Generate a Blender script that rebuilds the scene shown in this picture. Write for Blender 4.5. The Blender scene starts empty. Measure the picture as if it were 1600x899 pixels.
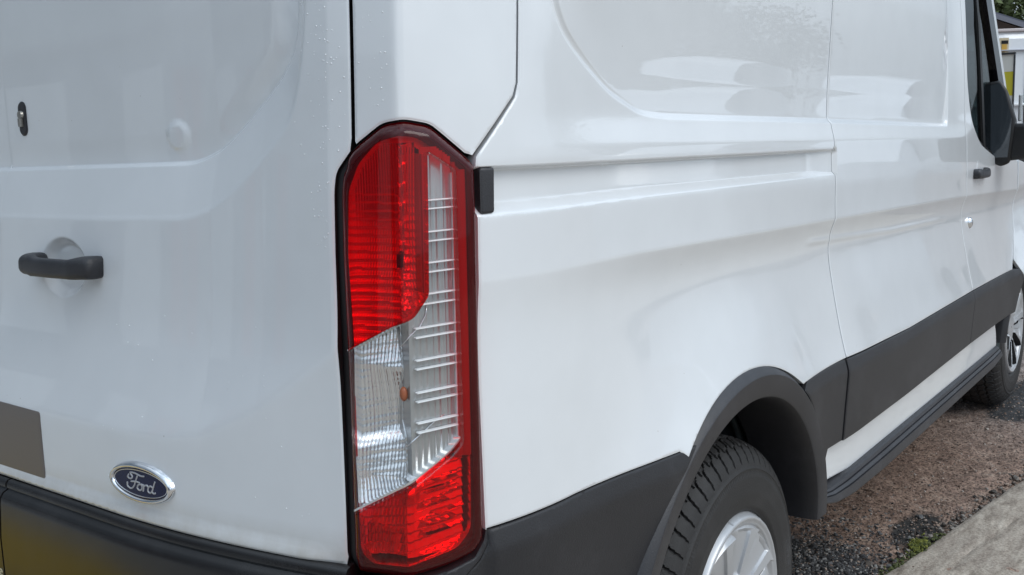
import bpy, math, random
import numpy as np
from mathutils import Vector, Matrix
from mathutils.geometry import delaunay_2d_cdt
rng = np.random.default_rng(7); random.seed(7)
sc = bpy.context.scene
col = sc.collection
R = math.radians

# ------------------------------------------------------------------ camera
YAW, PITCH, ROLL = 0.6365, 0.1441, -0.0351
cam = bpy.data.cameras.new('camera'); cam_ob = bpy.data.objects.new('camera', cam); col.objects.link(cam_ob)
cam.sensor_width = 36; cam.lens = 1538.7/1600*36; cam.clip_start = .02; cam.clip_end = 800
fw = Vector((math.cos(YAW)*math.cos(PITCH), math.sin(YAW)*math.cos(PITCH), -math.sin(PITCH)))
rt = Vector((math.sin(YAW), -math.cos(YAW), 0)); up = rt.cross(fw)
r2 = rt*math.cos(ROLL)+up*math.sin(ROLL); u2 = -rt*math.sin(ROLL)+up*math.cos(ROLL)
m = Matrix((r2, u2, -fw)).transposed().to_4x4(); m.translation = Vector((-.712, -.753, 1.329)); cam_ob.matrix_world = m
sc.camera = cam_ob

# ------------------------------------------------------------------ daylight (bright overcast)
SUN_EL, SUN_AZ = 44, -84            # the brighter part of the cloud: beyond the van's right front wing
w = bpy.data.worlds.new('World'); sc.world = w; w.use_nodes = True
nt = w.node_tree; N = nt.nodes; L = nt.links; N.clear()
out = N.new('ShaderNodeOutputWorld'); bgn = N.new('ShaderNodeBackground'); bgn.inputs[1].default_value = .1
sky = N.new('ShaderNodeTexSky'); sky.sky_type = 'NISHITA'; sky.sun_disc = False
sky.sun_elevation = R(SUN_EL); sky.sun_rotation = R(90-SUN_AZ); sky.air_density = 1.2; sky.dust_density = 2.5
tc = N.new('ShaderNodeTexCoord')
mp = N.new('ShaderNodeMapping'); mp.inputs['Scale'].default_value = (1, 1, 2.2)
no = N.new('ShaderNodeTexNoise'); no.inputs['Scale'].default_value = 2.1; no.inputs['Detail'].default_value = 7; no.inputs['Roughness'].default_value = .52
cr = N.new('ShaderNodeValToRGB'); e = cr.color_ramp.elements
e[0].position = .36; e[0].color = (.285, .37, .46, 1); e[1].position = .64; e[1].color = (.75, .865, 1.0, 1)
scl = N.new('ShaderNodeVectorMath'); scl.operation = 'SCALE'; scl.inputs['Scale'].default_value = 8.0
mx = N.new('ShaderNodeMix'); mx.data_type = 'RGBA'; mx.inputs[0].default_value = .9
L.new(tc.outputs['Generated'], mp.inputs[0]); L.new(mp.outputs[0], no.inputs['Vector']); L.new(no.outputs[0], cr.inputs[0])
sep = N.new('ShaderNodeSeparateXYZ'); L.new(tc.outputs['Generated'], sep.inputs[0])
el_ = N.new('ShaderNodeMapRange'); el_.inputs[1].default_value = 0; el_.inputs[2].default_value = 1; el_.inputs[3].default_value = .58; el_.inputs[4].default_value = 1.62; L.new(sep.outputs[2], el_.inputs[0])
gr_ = N.new('ShaderNodeVectorMath'); gr_.operation = 'SCALE'; L.new(cr.outputs[0], gr_.inputs[0]); L.new(el_.outputs[0], gr_.inputs['Scale'])   # overcast sky: zenith near three times the horizon
sv_ = Vector((math.cos(R(SUN_EL))*math.cos(R(SUN_AZ)), math.cos(R(SUN_EL))*math.sin(R(SUN_AZ)), math.sin(R(SUN_EL))))
dt_ = N.new('ShaderNodeVectorMath'); dt_.operation = 'DOT_PRODUCT'; dt_.inputs[1].default_value = sv_; L.new(tc.outputs['Generated'], dt_.inputs[0])
lo_ = N.new('ShaderNodeMapRange'); lo_.interpolation_type = 'SMOOTHSTEP'; lo_.inputs[1].default_value = -.5; lo_.inputs[2].default_value = 1; lo_.inputs[3].default_value = .36; lo_.inputs[4].default_value = 1.75; L.new(dt_.outputs['Value'], lo_.inputs[0])
g2_ = N.new('ShaderNodeVectorMath'); g2_.operation = 'SCALE'; L.new(gr_.outputs[0], g2_.inputs[0]); L.new(lo_.outputs[0], g2_.inputs['Scale'])   # cloud is brighter towards the sun
L.new(g2_.outputs[0], scl.inputs[0]); L.new(sky.outputs[0], mx.inputs[6]); L.new(scl.outputs[0], mx.inputs[7])
L.new(mx.outputs[2], bgn.inputs[0]); L.new(bgn.outputs[0], out.inputs[0])
sun = bpy.data.lights.new('sun', 'SUN'); sun.energy = 1.0; sun.angle = R(36); sun.color = (1, .965, .91)
so = bpy.data.objects.new('sun', sun); col.objects.link(so)
sd = Vector((math.cos(R(SUN_EL))*math.cos(R(SUN_AZ)), math.cos(R(SUN_EL))*math.sin(R(SUN_AZ)), math.sin(R(SUN_EL))))
so.rotation_euler = (-sd).to_track_quat('-Z', 'Y').to_euler()
sc.view_settings.view_transform = 'Standard'; sc.view_settings.look = 'None'; sc.view_settings.exposure = 0.20
sc.view_settings.gamma = 1; sc.view_settings.use_curve_mapping = False
sc.cycles.max_bounces = 10; sc.cycles.transparent_max_bounces = 12

# ------------------------------------------------------------------ materials
def mat(name, colr, rough=.5, metal=0, coat=0, spec=.5, coat_rough=.03):
    mm = bpy.data.materials.new(name); mm.use_nodes = True
    b = mm.node_tree.nodes['Principled BSDF']
    b.inputs['Base Color'].default_value = (*colr, 1); b.inputs['Roughness'].default_value = rough
    b.inputs['Metallic'].default_value = metal; b.inputs['Coat Weight'].default_value = coat
    b.inputs['Coat Roughness'].default_value = coat_rough; b.inputs['Coat IOR'].default_value = 1.62; b.inputs['Specular IOR Level'].default_value = spec
    return mm
def nodes(mm): return mm.node_tree.nodes, mm.node_tree.links, mm.node_tree.nodes['Principled BSDF']
def noise(n, l, scale, detail=4, rough=.55, vec=None):
    t = n.new('ShaderNodeTexNoise'); t.inputs['Scale'].default_value = scale; t.inputs['Detail'].default_value = detail; t.inputs['Roughness'].default_value = rough
    if vec is None:
        c = n.new('ShaderNodeTexCoord'); vec = c.outputs['Object']
    l.new(vec, t.inputs['Vector']); return t.outputs[0]
def ramp(n, l, src, stops):
    r = n.new('ShaderNodeValToRGB'); el = r.color_ramp.elements
    while len(el) < len(stops): el.new(.5)
    for q, (p, c) in zip(el, stops): q.position = p; q.color = (*c, 1) if len(c) == 3 else c
    l.new(src, r.inputs[0]); return r.outputs[0]
def bump(n, l, b, src, strength, dist):
    u = n.new('ShaderNodeBump'); u.inputs['Strength'].default_value = strength; u.inputs['Distance'].default_value = dist
    l.new(src, u.inputs['Height']); l.new(u.outputs[0], b.inputs['Normal'])
def mixc(n, l, fac, a, b):
    q = n.new('ShaderNodeMix'); q.data_type = 'RGBA'
    for s, v in ((0, fac), (6, a), (7, b)):
        if hasattr(v, 'links'): l.new(v, q.inputs[s])
        elif s == 0: q.inputs[0].default_value = v
        else: q.inputs[s].default_value = (*v, 1)
    return q.outputs[2]

M = {}
def paint(name, colr):
    mm = mat(name, colr, .32, 0, 1.0, .5, .015); n, l, b = nodes(mm)
    h = noise(n, l, 160, 1); f = noise(n, l, 9, 3)
    u = n.new('ShaderNodeBump'); u.inputs['Strength'].default_value = .010; u.inputs['Distance'].default_value = .0004
    l.new(h, u.inputs['Height']); l.new(u.outputs[0], b.inputs['Coat Normal'])
    cc = ramp(n, l, f, [(.35, tuple(v*.97 for v in colr)), (.65, colr)])
    # sparse specks of dirt and fly spots
    vo = n.new('ShaderNodeTexVoronoi'); vo.inputs['Scale'].default_value = 34; c_ = n.new('ShaderNodeTexCoord'); l.new(c_.outputs['Object'], vo.inputs['Vector'])
    s1 = n.new('ShaderNodeMapRange'); s1.inputs[1].default_value = .05; s1.inputs[2].default_value = .025; l.new(vo.outputs['Distance'], s1.inputs[0])
    s2 = n.new('ShaderNodeSeparateColor'); l.new(vo.outputs['Color'], s2.inputs[0]); s3 = n.new('ShaderNodeMath'); s3.operation = 'GREATER_THAN'; s3.inputs[1].default_value = .86; l.new(s2.outputs[0], s3.inputs[0])
    s4 = n.new('ShaderNodeMath'); s4.operation = 'MULTIPLY'; l.new(s1.outputs[0], s4.inputs[0]); l.new(s3.outputs[0], s4.inputs[1]); s5 = n.new('ShaderNodeMath'); s5.operation = 'MULTIPLY'; s5.inputs[1].default_value = .55; l.new(s4.outputs[0], s5.inputs[0])
    cc = mixc(n, l, s5.outputs[0], cc, (.30, .26, .21))
    # road grime thickening on the bottom lip of the panels
    g = n.new('ShaderNodeNewGeometry'); sx = n.new('ShaderNodeSeparateXYZ'); l.new(g.outputs['Position'], sx.inputs[0])
    mr = n.new('ShaderNodeMapRange'); mr.inputs[1].default_value = .845; mr.inputs[2].default_value = .795; l.new(sx.outputs[2], mr.inputs[0])
    mr2 = n.new('ShaderNodeMapRange'); mr2.inputs[1].default_value = .30; mr2.inputs[2].default_value = .14; l.new(sx.outputs[0], mr2.inputs[0])
    k = n.new('ShaderNodeMath'); k.operation = 'MULTIPLY'; l.new(mr.outputs[0], k.inputs[0]); l.new(mr2.outputs[0], k.inputs[1])
    k2 = n.new('ShaderNodeMath'); k2.operation = 'MULTIPLY'; l.new(k.outputs[0], k2.inputs[0]); l.new(noise(n, l, 26, 6, .7), k2.inputs[1])
    l.new(mixc(n, l, k2.outputs[0], cc, (.42, .37, .29)), b.inputs['Base Color'])
    return mm
M['paint'] = paint('white_van_paint', (.775, .795, .81))
def plastic(name, colr, rough, grain=.25, coat=0):
    mm = mat(name, colr, rough, 0, coat); n, l, b = nodes(mm)
    bump(n, l, b, noise(n, l, 420, 3), grain*1.6, .0014)
    f = noise(n, l, 6, 8, .72)
    l.new(ramp(n, l, f, [(.32, tuple(v*.85 for v in colr)), (.5, colr), (.72, tuple(min(1, v*1.5+.006) for v in colr))]), b.inputs['Base Color'])
    return mm
M['plastic'] = plastic('black_grained_plastic', (.021, .021, .024), .46)
M['plastic2'] = plastic('grey_black_plastic', (.026, .026, .030), .42)
M['bumper'] = plastic('bumper_plastic', (.014, .013, .013), .22, .06)
M['rubber'] = mat('rubber_seal', (.008, .008, .009), .5)
M['void'] = mat('dark_cavity', (.006, .006, .007), .8)
M['gloss'] = mat('gloss_black', (.006, .005, .007), .06)
M['tyre'] = plastic('tyre_rubber', (.022, .021, .021), .62, .5)
M['silver'] = mat('silver_wheel_trim', (.50, .51, .525), .36, .4, .15)
M['chrome'] = mat('chrome', (.82, .83, .85), .07, 1)
M['steel'] = mat('worn_lock_steel', (.42, .40, .36), .35, .9)
M['reflector'] = mat('lamp_reflector', (.92, .925, .93), .15, .85)
M['bright'] = mat('white_plastic_glint', (.93, .94, .95), .25, .0)  # white colour stands in for light caught along the louvre edges
M['tray'] = mat('lamp_tray_grey', (.50, .51, .51), .22, .6)
M['lampblack'] = mat('lamp_housing', (.02, .012, .014), .35)
M['bulb'] = mat('amber_bulb', (.42, .12, .05), .3)
M['blue'] = mat('badge_blue', (.004, .008, .045), .15, 0, 0, .35)
M['plate'] = mat('brown_plate', (.15, .128, .115), .38)
M['seat'] = mat('seat_cloth', (.03, .03, .034), .9)
def thin(name, tint, refl_rough=.02, ior=1.5, absorb=0.0):
    mm = bpy.data.materials.new(name); mm.use_nodes = True; n, l = mm.node_tree.nodes, mm.node_tree.links; n.clear()
    o = n.new('ShaderNodeOutputMaterial'); t = n.new('ShaderNodeBsdfTransparent'); t.inputs[0].default_value = (*tint, 1)
    g = n.new('ShaderNodeBsdfGlossy'); g.inputs['Roughness'].default_value = refl_rough
    f = n.new('ShaderNodeFresnel'); ge = n.new('ShaderNodeNewGeometry'); mr = n.new('ShaderNodeMapRange'); mr.inputs[3].default_value = ior; mr.inputs[4].default_value = 1/ior
    l.new(ge.outputs['Backfacing'], mr.inputs[0]); l.new(mr.outputs[0], f.inputs['IOR'])     # a thin sheet: same reflection from both sides
    x = n.new('ShaderNodeMixShader'); l.new(f.outputs[0], x.inputs[0]); l.new(t.outputs[0], x.inputs[1]); l.new(g.outputs[0], x.inputs[2])
    if absorb > 0:
        d = n.new('ShaderNodeBsdfDiffuse'); d.inputs[0].default_value = (*[v*.55 for v in tint], 1)
        y = n.new('ShaderNodeMixShader'); y.inputs[0].default_value = absorb; l.new(x.outputs[0], y.inputs[1]); l.new(d.outputs[0], y.inputs[2]); l.new(y.outputs[0], o.inputs[0])
    else: l.new(x.outputs[0], o.inputs[0])
    return mm
M['red'] = thin('red_lens', (.90, .010, .022), .02, 1.5, .06)
M['clear'] = thin('clear_lens', (.93, .94, .94), .02, 1.45)
M['glass'] = thin('tinted_cab_glass', (.20, .25, .25), .01, 1.55)
M['mirror'] = mat('dark_mirror_glass', (.05, .06, .07), .03, 0, 1)
def liner_mat():
    mm = mat('arch_liner', (.016, .018, .019), .7); n, l, b = nodes(mm)
    f = noise(n, l, 6, 6, .65); c = ramp(n, l, f, [(.36, (.05, .055, .056)), (.50, (.24, .17, .11)), (.7, (.36, .27, .18))])
    g = n.new('ShaderNodeNewGeometry'); sx = n.new('ShaderNodeSeparateXYZ'); l.new(g.outputs['Position'], sx.inputs[0])
    mr = n.new('ShaderNodeMapRange'); mr.inputs[1].default_value = 1.30; mr.inputs[2].default_value = 1.15; l.new(sx.outputs[0], mr.inputs[0])
    l.new(mixc(n, l, mr.outputs[0], (.055, .072, .078), c), b.inputs['Base Color']); return mm
M['liner'] = liner_mat()

# ------------------------------------------------------------------ body surface: S along the plan outline (0 = rear corner, - towards the rear doors' centre, + forward), Z up
def smooth_tab(zk, v, w):
    zz = np.linspace(-.2, 3, 1200); y = np.interp(zz, zk, v)
    k = int(w/(zz[1]-zz[0]))*2+1; ker = np.hanning(k+2)[1:-1]; ker /= ker.sum()
    return zz, np.convolve(np.pad(y, k//2, mode='edge'), ker, 'valid')
LYZ, LYV = smooth_tab([0, .25, .4, .55, .8, 1.0, 1.25, 1.5, 1.8, 2.1, 2.4, 2.6], [.05, .035, .022, .010, .0, .0, .008, .014, .038, .085, .15, .2], .18)
LXZ, LXV = smooth_tab([.3, .8, 1.0, 1.25, 1.5, 2.0, 2.6], [-.005, 0, .008, .025, .046, .10, .18], .15)
def plan():
    yr = np.linspace(1.06, .062, 400); xr = .078+.09*(np.clip(.6-yr, 0, 9)/.6)**2
    xs = np.concatenate([np.linspace(.15, .6, 300), np.linspace(.6, 6.2, 600)[1:]]); ys = .062*(np.clip(.42-xs, 0, 9)/.27)**2
    x = np.concatenate([xr, xs[1:]]); y = np.concatenate([yr, ys[1:]])
    s = np.concatenate([[0], np.cumsum(np.hypot(np.diff(x), np.diff(y)))]); s -= s[len(xr)-1]
    S = np.arange(s[0], s[-1], .002); X = np.interp(S, s, x); Y = np.interp(S, s, y)
    k = 15; ker = np.hanning(k+2)[1:-1]; ker /= ker.sum(); f = lambda a: np.convolve(np.pad(a, k//2, mode='reflect', reflect_type='odd'), ker, 'valid')
    return S, f(X), f(Y)
PS, PX, PY = plan(); PTX, PTY = np.gradient(PX, PS), np.gradient(PY, PS)
def base(s, z, d=0):
    x = np.interp(s, PS, PX); y = np.interp(s, PS, PY); tx = np.interp(s, PS, PTX); ty = np.interp(s, PS, PTY)
    l = np.hypot(tx, ty); nx, ny = ty/l, -tx/l
    fx = np.clip(1-(x-.15)/.9, 0, 1); fx = fx*fx*(3-2*fx); fy = np.clip((1.03-y)/.9, 0, 1)
    return np.stack([x+np.interp(z, LXZ, LXV)*fx+nx*d, y+np.interp(z, LYZ, LYV)*fy+ny*d, z+0*x], -1)
SEAM_Y = .985
H = lambda u, r: .5*(u+np.sqrt(u*u+r*r))
def sstep(a, b, x): t = np.clip((x-a)/(b-a), 0, 1); return t*t*(3-2*t)

def seg_dist(P, poly, closed=True):
    A = np.asarray(poly, float); B = np.roll(A, -1, 0)
    if not closed: A, B = A[:-1], B[:-1]
    o = np.full(len(P), 1e9)
    for a, b in zip(A, B):
        ab = b-a; q = ab@ab
        if q < 1e-14: continue
        t = np.clip(((P-a)@ab)/q, 0, 1); dd = P-a-t[:, None]*ab; o = np.minimum(o, (dd*dd).sum(1))
    return np.sqrt(o)
def inside(P, poly):
    A = np.asarray(poly, float); B = np.roll(A, -1, 0); c = np.zeros(len(P), bool); x, y = P[:, 0], P[:, 1]
    for (ax, ay), (bx, by) in zip(A, B):
        if ay == by: continue
        k = ((ay > y) != (by > y)) & (x < (bx-ax)*(y-ay)/(by-ay)+ax); c ^= k
    return c
def sdist(s, z, poly):              # positive inside
    s, z = np.broadcast_arrays(s, z); P = np.stack([s.ravel(), z.ravel()], 1)
    d = seg_dist(P, poly); return np.where(inside(P, poly), d, -d).reshape(s.shape)
def rounded(poly, r=.004, n=3):     # Chaikin corners limited to length r
    P = [np.array(p, float) for p in poly]; o = []
    for i, p in enumerate(P):
        a, b = P[i-1], P[(i+1) % len(P)]
        la, lb = np.linalg.norm(a-p), np.linalg.norm(b-p)
        k = min(r, la*.45, lb*.45); u, v = p+(a-p)/max(la, 1e-9)*k, p+(b-p)/max(lb, 1e-9)*k
        for j in range(n+1):
            t = j/n; o.append((1-t)**2*u+2*t*(1-t)*p+t*t*v)
    return np.array(o)
def resample(poly, step):
    P = np.asarray(poly, float); o = []
    for a, b in zip(P, np.roll(P, -1, 0)):
        n = max(1, int(math.ceil(np.linalg.norm(b-a)/step)))
        for j in range(n): o.append(a+(b-a)*j/n)
    return np.array(o)
def area(P): x, y = P[:, 0], P[:, 1]; return .5*np.sum(x*np.roll(y, -1)-np.roll(x, -1)*y)
def offset_in(P, d):                # P counter-clockwise
    t = np.roll(P, -1, 0)-np.roll(P, 1, 0); l = np.linalg.norm(t, axis=1, keepdims=True); n = np.stack([-t[:, 1], t[:, 0]], 1)/np.maximum(l, 1e-9)
    return P+n*d

# ------------------------------------------------------------------ object helpers
def link(name, me, material, parent=None, normals=None, smooth=True):
    o = bpy.data.objects.new(name, me); col.objects.link(o)
    if material is not None:
        for mm in (material if isinstance(material, (list, tuple)) else [material]): me.materials.append(mm)
    if smooth: me.shade_smooth()
    if normals is not None: me.normals_split_custom_set_from_vertices([tuple(v) for v in normals])
    if parent is not None: o.parent = parent
    return o
def mesh_obj(name, V, F, material, parent=None, smooth=True, sharp=None):
    me = bpy.data.meshes.new(name); me.from_pydata([tuple(v) for v in V], [], [tuple(f) for f in F]); me.update()
    o = link(name, me, material, parent, smooth=smooth)
    if sharp: me.set_sharp_from_angle(angle=R(sharp))
    return o
def tag(o, label, cat, group=None, kind=None):
    if label: o['label'] = label
    if cat: o['category'] = cat
    if group: o['group'] = group
    if kind: o['kind'] = kind
    return o
def empty(name, loc, label, cat, group=None):
    o = bpy.data.objects.new(name, None); o.location = loc; o.empty_display_size = .3; col.objects.link(o); return tag(o, label, cat, group)

def panel(name, outline, dfun, material, parent, rows=None, cols=None, step=.012, holes=(), flange=.014, roll=.0016, rollw=.0035, fmat=None, ostep=.01, feat=(), lines=()):
    """a sheet-metal or moulded panel on the body surface: real edges turned inwards"""
    O = resample(outline, ostep); O = O if area(O) > 0 else O[::-1]
    HS = []
    for h in holes:
        h = resample(h, ostep); HS.append(h if area(h) > 0 else h[::-1])
    lo, hi = O.min(0), O.max(0)
    cols = np.arange(lo[0], hi[0], step) if cols is None else np.asarray(cols); rows = np.arange(lo[1], hi[1], step) if rows is None else np.asarray(rows)
    G = np.stack(np.meshgrid(cols, rows, indexing='ij'), -1).reshape(-1, 2)
    ok = inside(G, O)
    for h in HS: ok &= ~inside(G, h)
    G = G[ok]; D = seg_dist(G, O)
    for h in HS: D = np.minimum(D, seg_dist(G, h))
    G = G[D > rollw+.0012]
    loops = [O]+HS; rings = []
    for i, lp in enumerate(loops):
        for f in (.45, 1.0):
            q = offset_in(lp, rollw*f*(1 if i == 0 else -1)); k = seg_dist(q, O)
            for h in HS: k = np.minimum(k, seg_dist(q, h))
            iq = inside(q, O)
            for h in HS: iq &= ~inside(q, h)
            rings.append(q[(k > rollw*f*.8) & iq])
    for fp, offs in feat:           # follow pressed edges with rows of points of their own
        fp = resample(fp, .005); fp = fp if area(fp) > 0 else fp[::-1]
        near_ = inside(fp, O)
        for h in HS: near_ &= ~inside(fp, h)
        G = G[seg_dist(G, fp) > max(abs(v) for v in offs)+.002]
        for v in offs:
            q = offset_in(fp, v)[near_]; k = seg_dist(q, O)
            for h in HS: k = np.minimum(k, seg_dist(q, h))
            rings.append(q[(k > rollw+.0015) & inside(q, O)])
    for fn, sa, sb, offs in lines:
        q = np.arange(max(sa, lo[0]), min(sb, hi[0]), .009); zc_ = fn(q)
        G = G[~((G[:, 0] > sa) & (G[:, 0] < sb) & (np.abs(G[:, 1]-fn(G[:, 0])) < max(abs(v) for v in offs)+.0015))]
        for v in offs:
            k_ = np.stack([q, zc_+v], 1); k_ = k_[inside(k_, O)]; kd = seg_dist(k_, O)
            for h in HS: k_, kd = k_[~inside(k_, h)], kd[~inside(k_, h)]; kd = np.minimum(kd, seg_dist(k_, h))
            rings.append(k_[kd > rollw+.0012])
    P = np.concatenate(loops+rings+[G]); E = []; b = 0
    for lp in loops: E += [(b+i, b+(i+1) % len(lp)) for i in range(len(lp))]; b += len(lp)
    vc, _, fc, *_ = delaunay_2d_cdt([Vector(p) for p in P], E, [], 0, 1e-7, False)
    Q = np.array([tuple(v) for v in vc]); F = np.array([tuple(f) for f in fc if len(f) == 3])
    C = Q[F].mean(1); ok = inside(C, O)
    for h in HS: ok &= ~inside(C, h)
    F = F[ok]
    a = Q[F]; ar = (a[:, 1, 0]-a[:, 0, 0])*(a[:, 2, 1]-a[:, 0, 1])-(a[:, 1, 1]-a[:, 0, 1])*(a[:, 2, 0]-a[:, 0, 0]); F[ar < 0] = F[ar < 0][:, ::-1]
    def full(s, z):
        d = dfun(s, z) if callable(dfun) else dfun+0*s
        if roll > 0:
            PP = np.stack([s, z], 1); k = seg_dist(PP, O)
            for h in HS: k = np.minimum(k, seg_dist(PP, h))
            t = np.clip(1-k/rollw, 0, 1); d = d-roll*t*t
        return base(s, z, d)
    s, z = Q[:, 0], Q[:, 1]; V = full(s, z); ep = .0006
    n = np.cross(full(s+ep, z)-full(s-ep, z), full(s, z+ep)-full(s, z-ep)); n /= np.linalg.norm(n, axis=1, keepdims=True)
    VV, NN, FF = [V], [n], F.tolist(); cnt = len(V); nf = len(FF)
    for i, lp in enumerate(loops):
        A = full(lp[:, 0], lp[:, 1]); dd = (dfun(lp[:, 0], lp[:, 1]) if callable(dfun) else dfun+0*lp[:, 0])
        B = base(lp[:, 0], lp[:, 1], dd-flange); tv = np.roll(A, -1, 0)-np.roll(A, 1, 0); nn = np.cross(tv, A-B); nn /= np.maximum(np.linalg.norm(nn, axis=1, keepdims=True), 1e-9)
        if i > 0: nn = -nn
        k = len(lp); VV += [A, B]; NN += [nn, nn]
        for j in range(k):
            j2 = (j+1) % k; f = (cnt+j, cnt+k+j, cnt+k+j2, cnt+j2); FF.append(f if i == 0 else f[::-1])
        cnt += 2*k
    me = bpy.data.meshes.new(name); me.from_pydata(np.concatenate(VV).tolist(), [], FF); me.update()
    o = link(name, me, [material]+([fmat] if fmat else []), parent, np.concatenate(NN))
    if fmat:
        mi = np.zeros(len(FF), int); mi[nf:] = 1; me.polygons.foreach_set('material_index', mi)
    return o
def grid_patch(name, s, z, dfun, material, parent, mask=None):
    S, Z = np.meshgrid(s, z, indexing='ij'); a, b = S.shape; s1, z1 = S.ravel(), Z.ravel()
    V = base(s1, z1, dfun(s1, z1)); idx = np.arange(a*b).reshape(a, b)
    F = np.stack([idx[:-1, :-1], idx[1:, :-1], idx[1:, 1:], idx[:-1, 1:]], -1).reshape(-1, 4)
    if mask is not None:
        c = np.stack([s1, z1], 1)[F].mean(1); F = F[mask(c)]
    u = np.unique(F); mp_ = np.zeros(a*b, int); mp_[u] = np.arange(len(u))
    return mesh_obj(name, V[u], mp_[F], material, parent)
def box(cx, cy, cz, sx, sy, sz):
    V = [(cx+i*sx/2, cy+j*sy/2, cz+k*sz/2) for i in (-1, 1) for j in (-1, 1) for k in (-1, 1)]
    return V, [(0, 1, 3, 2), (4, 6, 7, 5), (0, 4, 5, 1), (2, 3, 7, 6), (0, 2, 6, 4), (1, 5, 7, 3)]
def box_obj(name, c, size, material, parent=None, bev=0):
    V, F = box(*c, *size); o = mesh_obj(name, V, F, material, parent, smooth=False)
    if bev:
        bm = o.modifiers.new('bevel', 'BEVEL'); bm.width = bev; bm.segments = 2
    return o
def merge(parts):
    V, F, k = [], [], 0
    for v, f in parts: V += list(map(tuple, v)); F += [tuple(i+k for i in q) for q in f]; k += len(v)
    return V, F
def tube(pts, r, n=8, flat=None):
    P = [Vector(p) for p in pts]; V, F = [], []
    rr = r if hasattr(r, '__len__') else [r]*len(P); pu = None
    for i, p in enumerate(P):
        t = (P[min(i+1, len(P)-1)]-P[max(i-1, 0)]).normalized()
        a = t.cross(pu).cross(t).normalized() if pu is not None else t.orthogonal().normalized(); pu = a; b = t.cross(a)
        for j in range(n):
            q = 2*math.pi*j/n; V.append(p+(a*math.cos(q)+b*math.sin(q))*rr[i])
    for i in range(len(P)-1):
        for j in range(n): F.append((i*n+j, i*n+(j+1) % n, (i+1)*n+(j+1) % n, (i+1)*n+j))
    F += [tuple(range(n))[::-1], tuple((len(P)-1)*n+j for j in range(n))]
    return V, F
def lathe(prof, n=96, c=(0, 0, 0)):      # axis along y; prof = (radius, y)
    V, F = [], []; k = len(prof)
    for i in range(n):
        a = 2*math.pi*i/n
        for r, y in prof: V.append((c[0]+r*math.cos(a), c[1]+y, c[2]+r*math.sin(a)))
    for i in range(n):
        for j in range(k-1): F.append((i*k+j, i*k+j+1, ((i+1) % n)*k+j+1, ((i+1) % n)*k+j))
    return V, F

# ------------------------------------------------------------------ the van: shape functions
van = empty('delivery_van', (0, 0, 0), 'white high roof panel van filling the picture, black side mouldings, tall red lamp', 'van')
ZC = ([-1.1, -.5, -.406, -.339, -.2296, -.1065, -.08], [.925, .928, .9324, .9417, .9908, 1.0674, 1.094])
PB = rounded([(-1.2, 1.2296), (-.61, 1.2317), (-.386, 1.2352), (-.3057, 1.2605), (-.2075, 1.328), (-.1614, 1.3684), (-.1453, 1.4255), (-.1381, 1.4743), (-.133, 1.53), (-.13, 2.9), (-1.2, 2.9)], .05, 4)
PA = rounded([(-1.2, 1.3134), (-.633, 1.3148), (-.388, 1.3158), (-.326, 1.3351), (-.2547, 1.3808), (-.1937, 1.429), (-.1717, 1.4613), (-.1641, 1.4943), (-.1621, 1.53), (-.16, 2.8), (-1.2, 2.8)], .05, 4)
def d_rear(s, z):
    zc = np.interp(s, *ZC); d = -.29*(H(z-zc, .007)-H(z-np.maximum(1.075, zc+.004), .05))
    d = d-.2*H(zc-z, .010)*.0
    a = sdist(s, z, PA); b = sdist(s, z, PB)
    t = np.clip(b, 0, 9)/(np.clip(b, 0, 9)+np.clip(-a, 0, 9)+1e-6)
    d = d-.017*t*sstep(-.004, .012, b)-.006*sstep(-.001, .006, a)+.075*np.clip(z-1.3165, 0, .7)*sstep(0, .05, a)
    e = np.hypot((s+.724)/.070, (z-1.157)/.050); d = d-.015*(1-sstep(.66, 1.0, e))
    e = np.hypot((s+.434)/.031, (z-1.358)/.025); d = d+.0035*(1-sstep(.55, 1.0, e))
    d = d+.006*sstep(.822, .802, z)*sstep(-.10, -.16, s)
    return d
ARC, ARF = .880, 4.10      # arch centres along the flank
RECESS = rounded([(.266, 2.35), (.266, 1.5242), (.2949, 1.4826), (.3443, 1.4495), (.4342, 1.4012), (.5356, 1.3701), (.6269, 1.3642), (1.379, 1.3563), (2.60, 1.339), (2.66, 2.2), (2.6, 2.35)], .03, 4)
Z_BELT = lambda s: np.interp(s, [.1, .5, 1.39, 2.75, 3.82], [1.154, 1.152, 1.131, 1.1001, 1.0677])
Z_TOP = lambda s: np.interp(s, [.11, 1.45], [1.302, 1.293])
Z_OUT = lambda s: np.interp(s, [.13, .52, 1.44], [1.2396, 1.2395, 1.2342])
Z_IN = lambda s: np.interp(s, [.13, .52, 1.34, 1.44], [1.2546, 1.2546, 1.2462, 1.2385])
Z_SHO = lambda s: np.interp(s, [.13, .53, 1.46, 2.7], [1.3251, 1.3239, 1.3149, 1.300])
Z_EMB = lambda s: np.interp(s, [1.30, 1.97, 2.65], [1.089, 1.057, 1.038])
fine = lambda a, b, st: tuple(np.arange(a, b, st).round(5))
SIDE_LINES = [(Z_BELT, .1, 5, fine(-.012, .009, .002)), (Z_TOP, .1, 1.46, fine(-.008, .003, .001)), (Z_OUT, .1, 1.46, fine(-.003, .0035, .001)), (Z_IN, .1, 1.46, fine(-.003, .0035, .001)), (Z_SHO, .1, 2.8, fine(-.006, .008, .002)), (Z_EMB, 1.27, 2.7, fine(-.018, .020, .003))]
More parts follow.
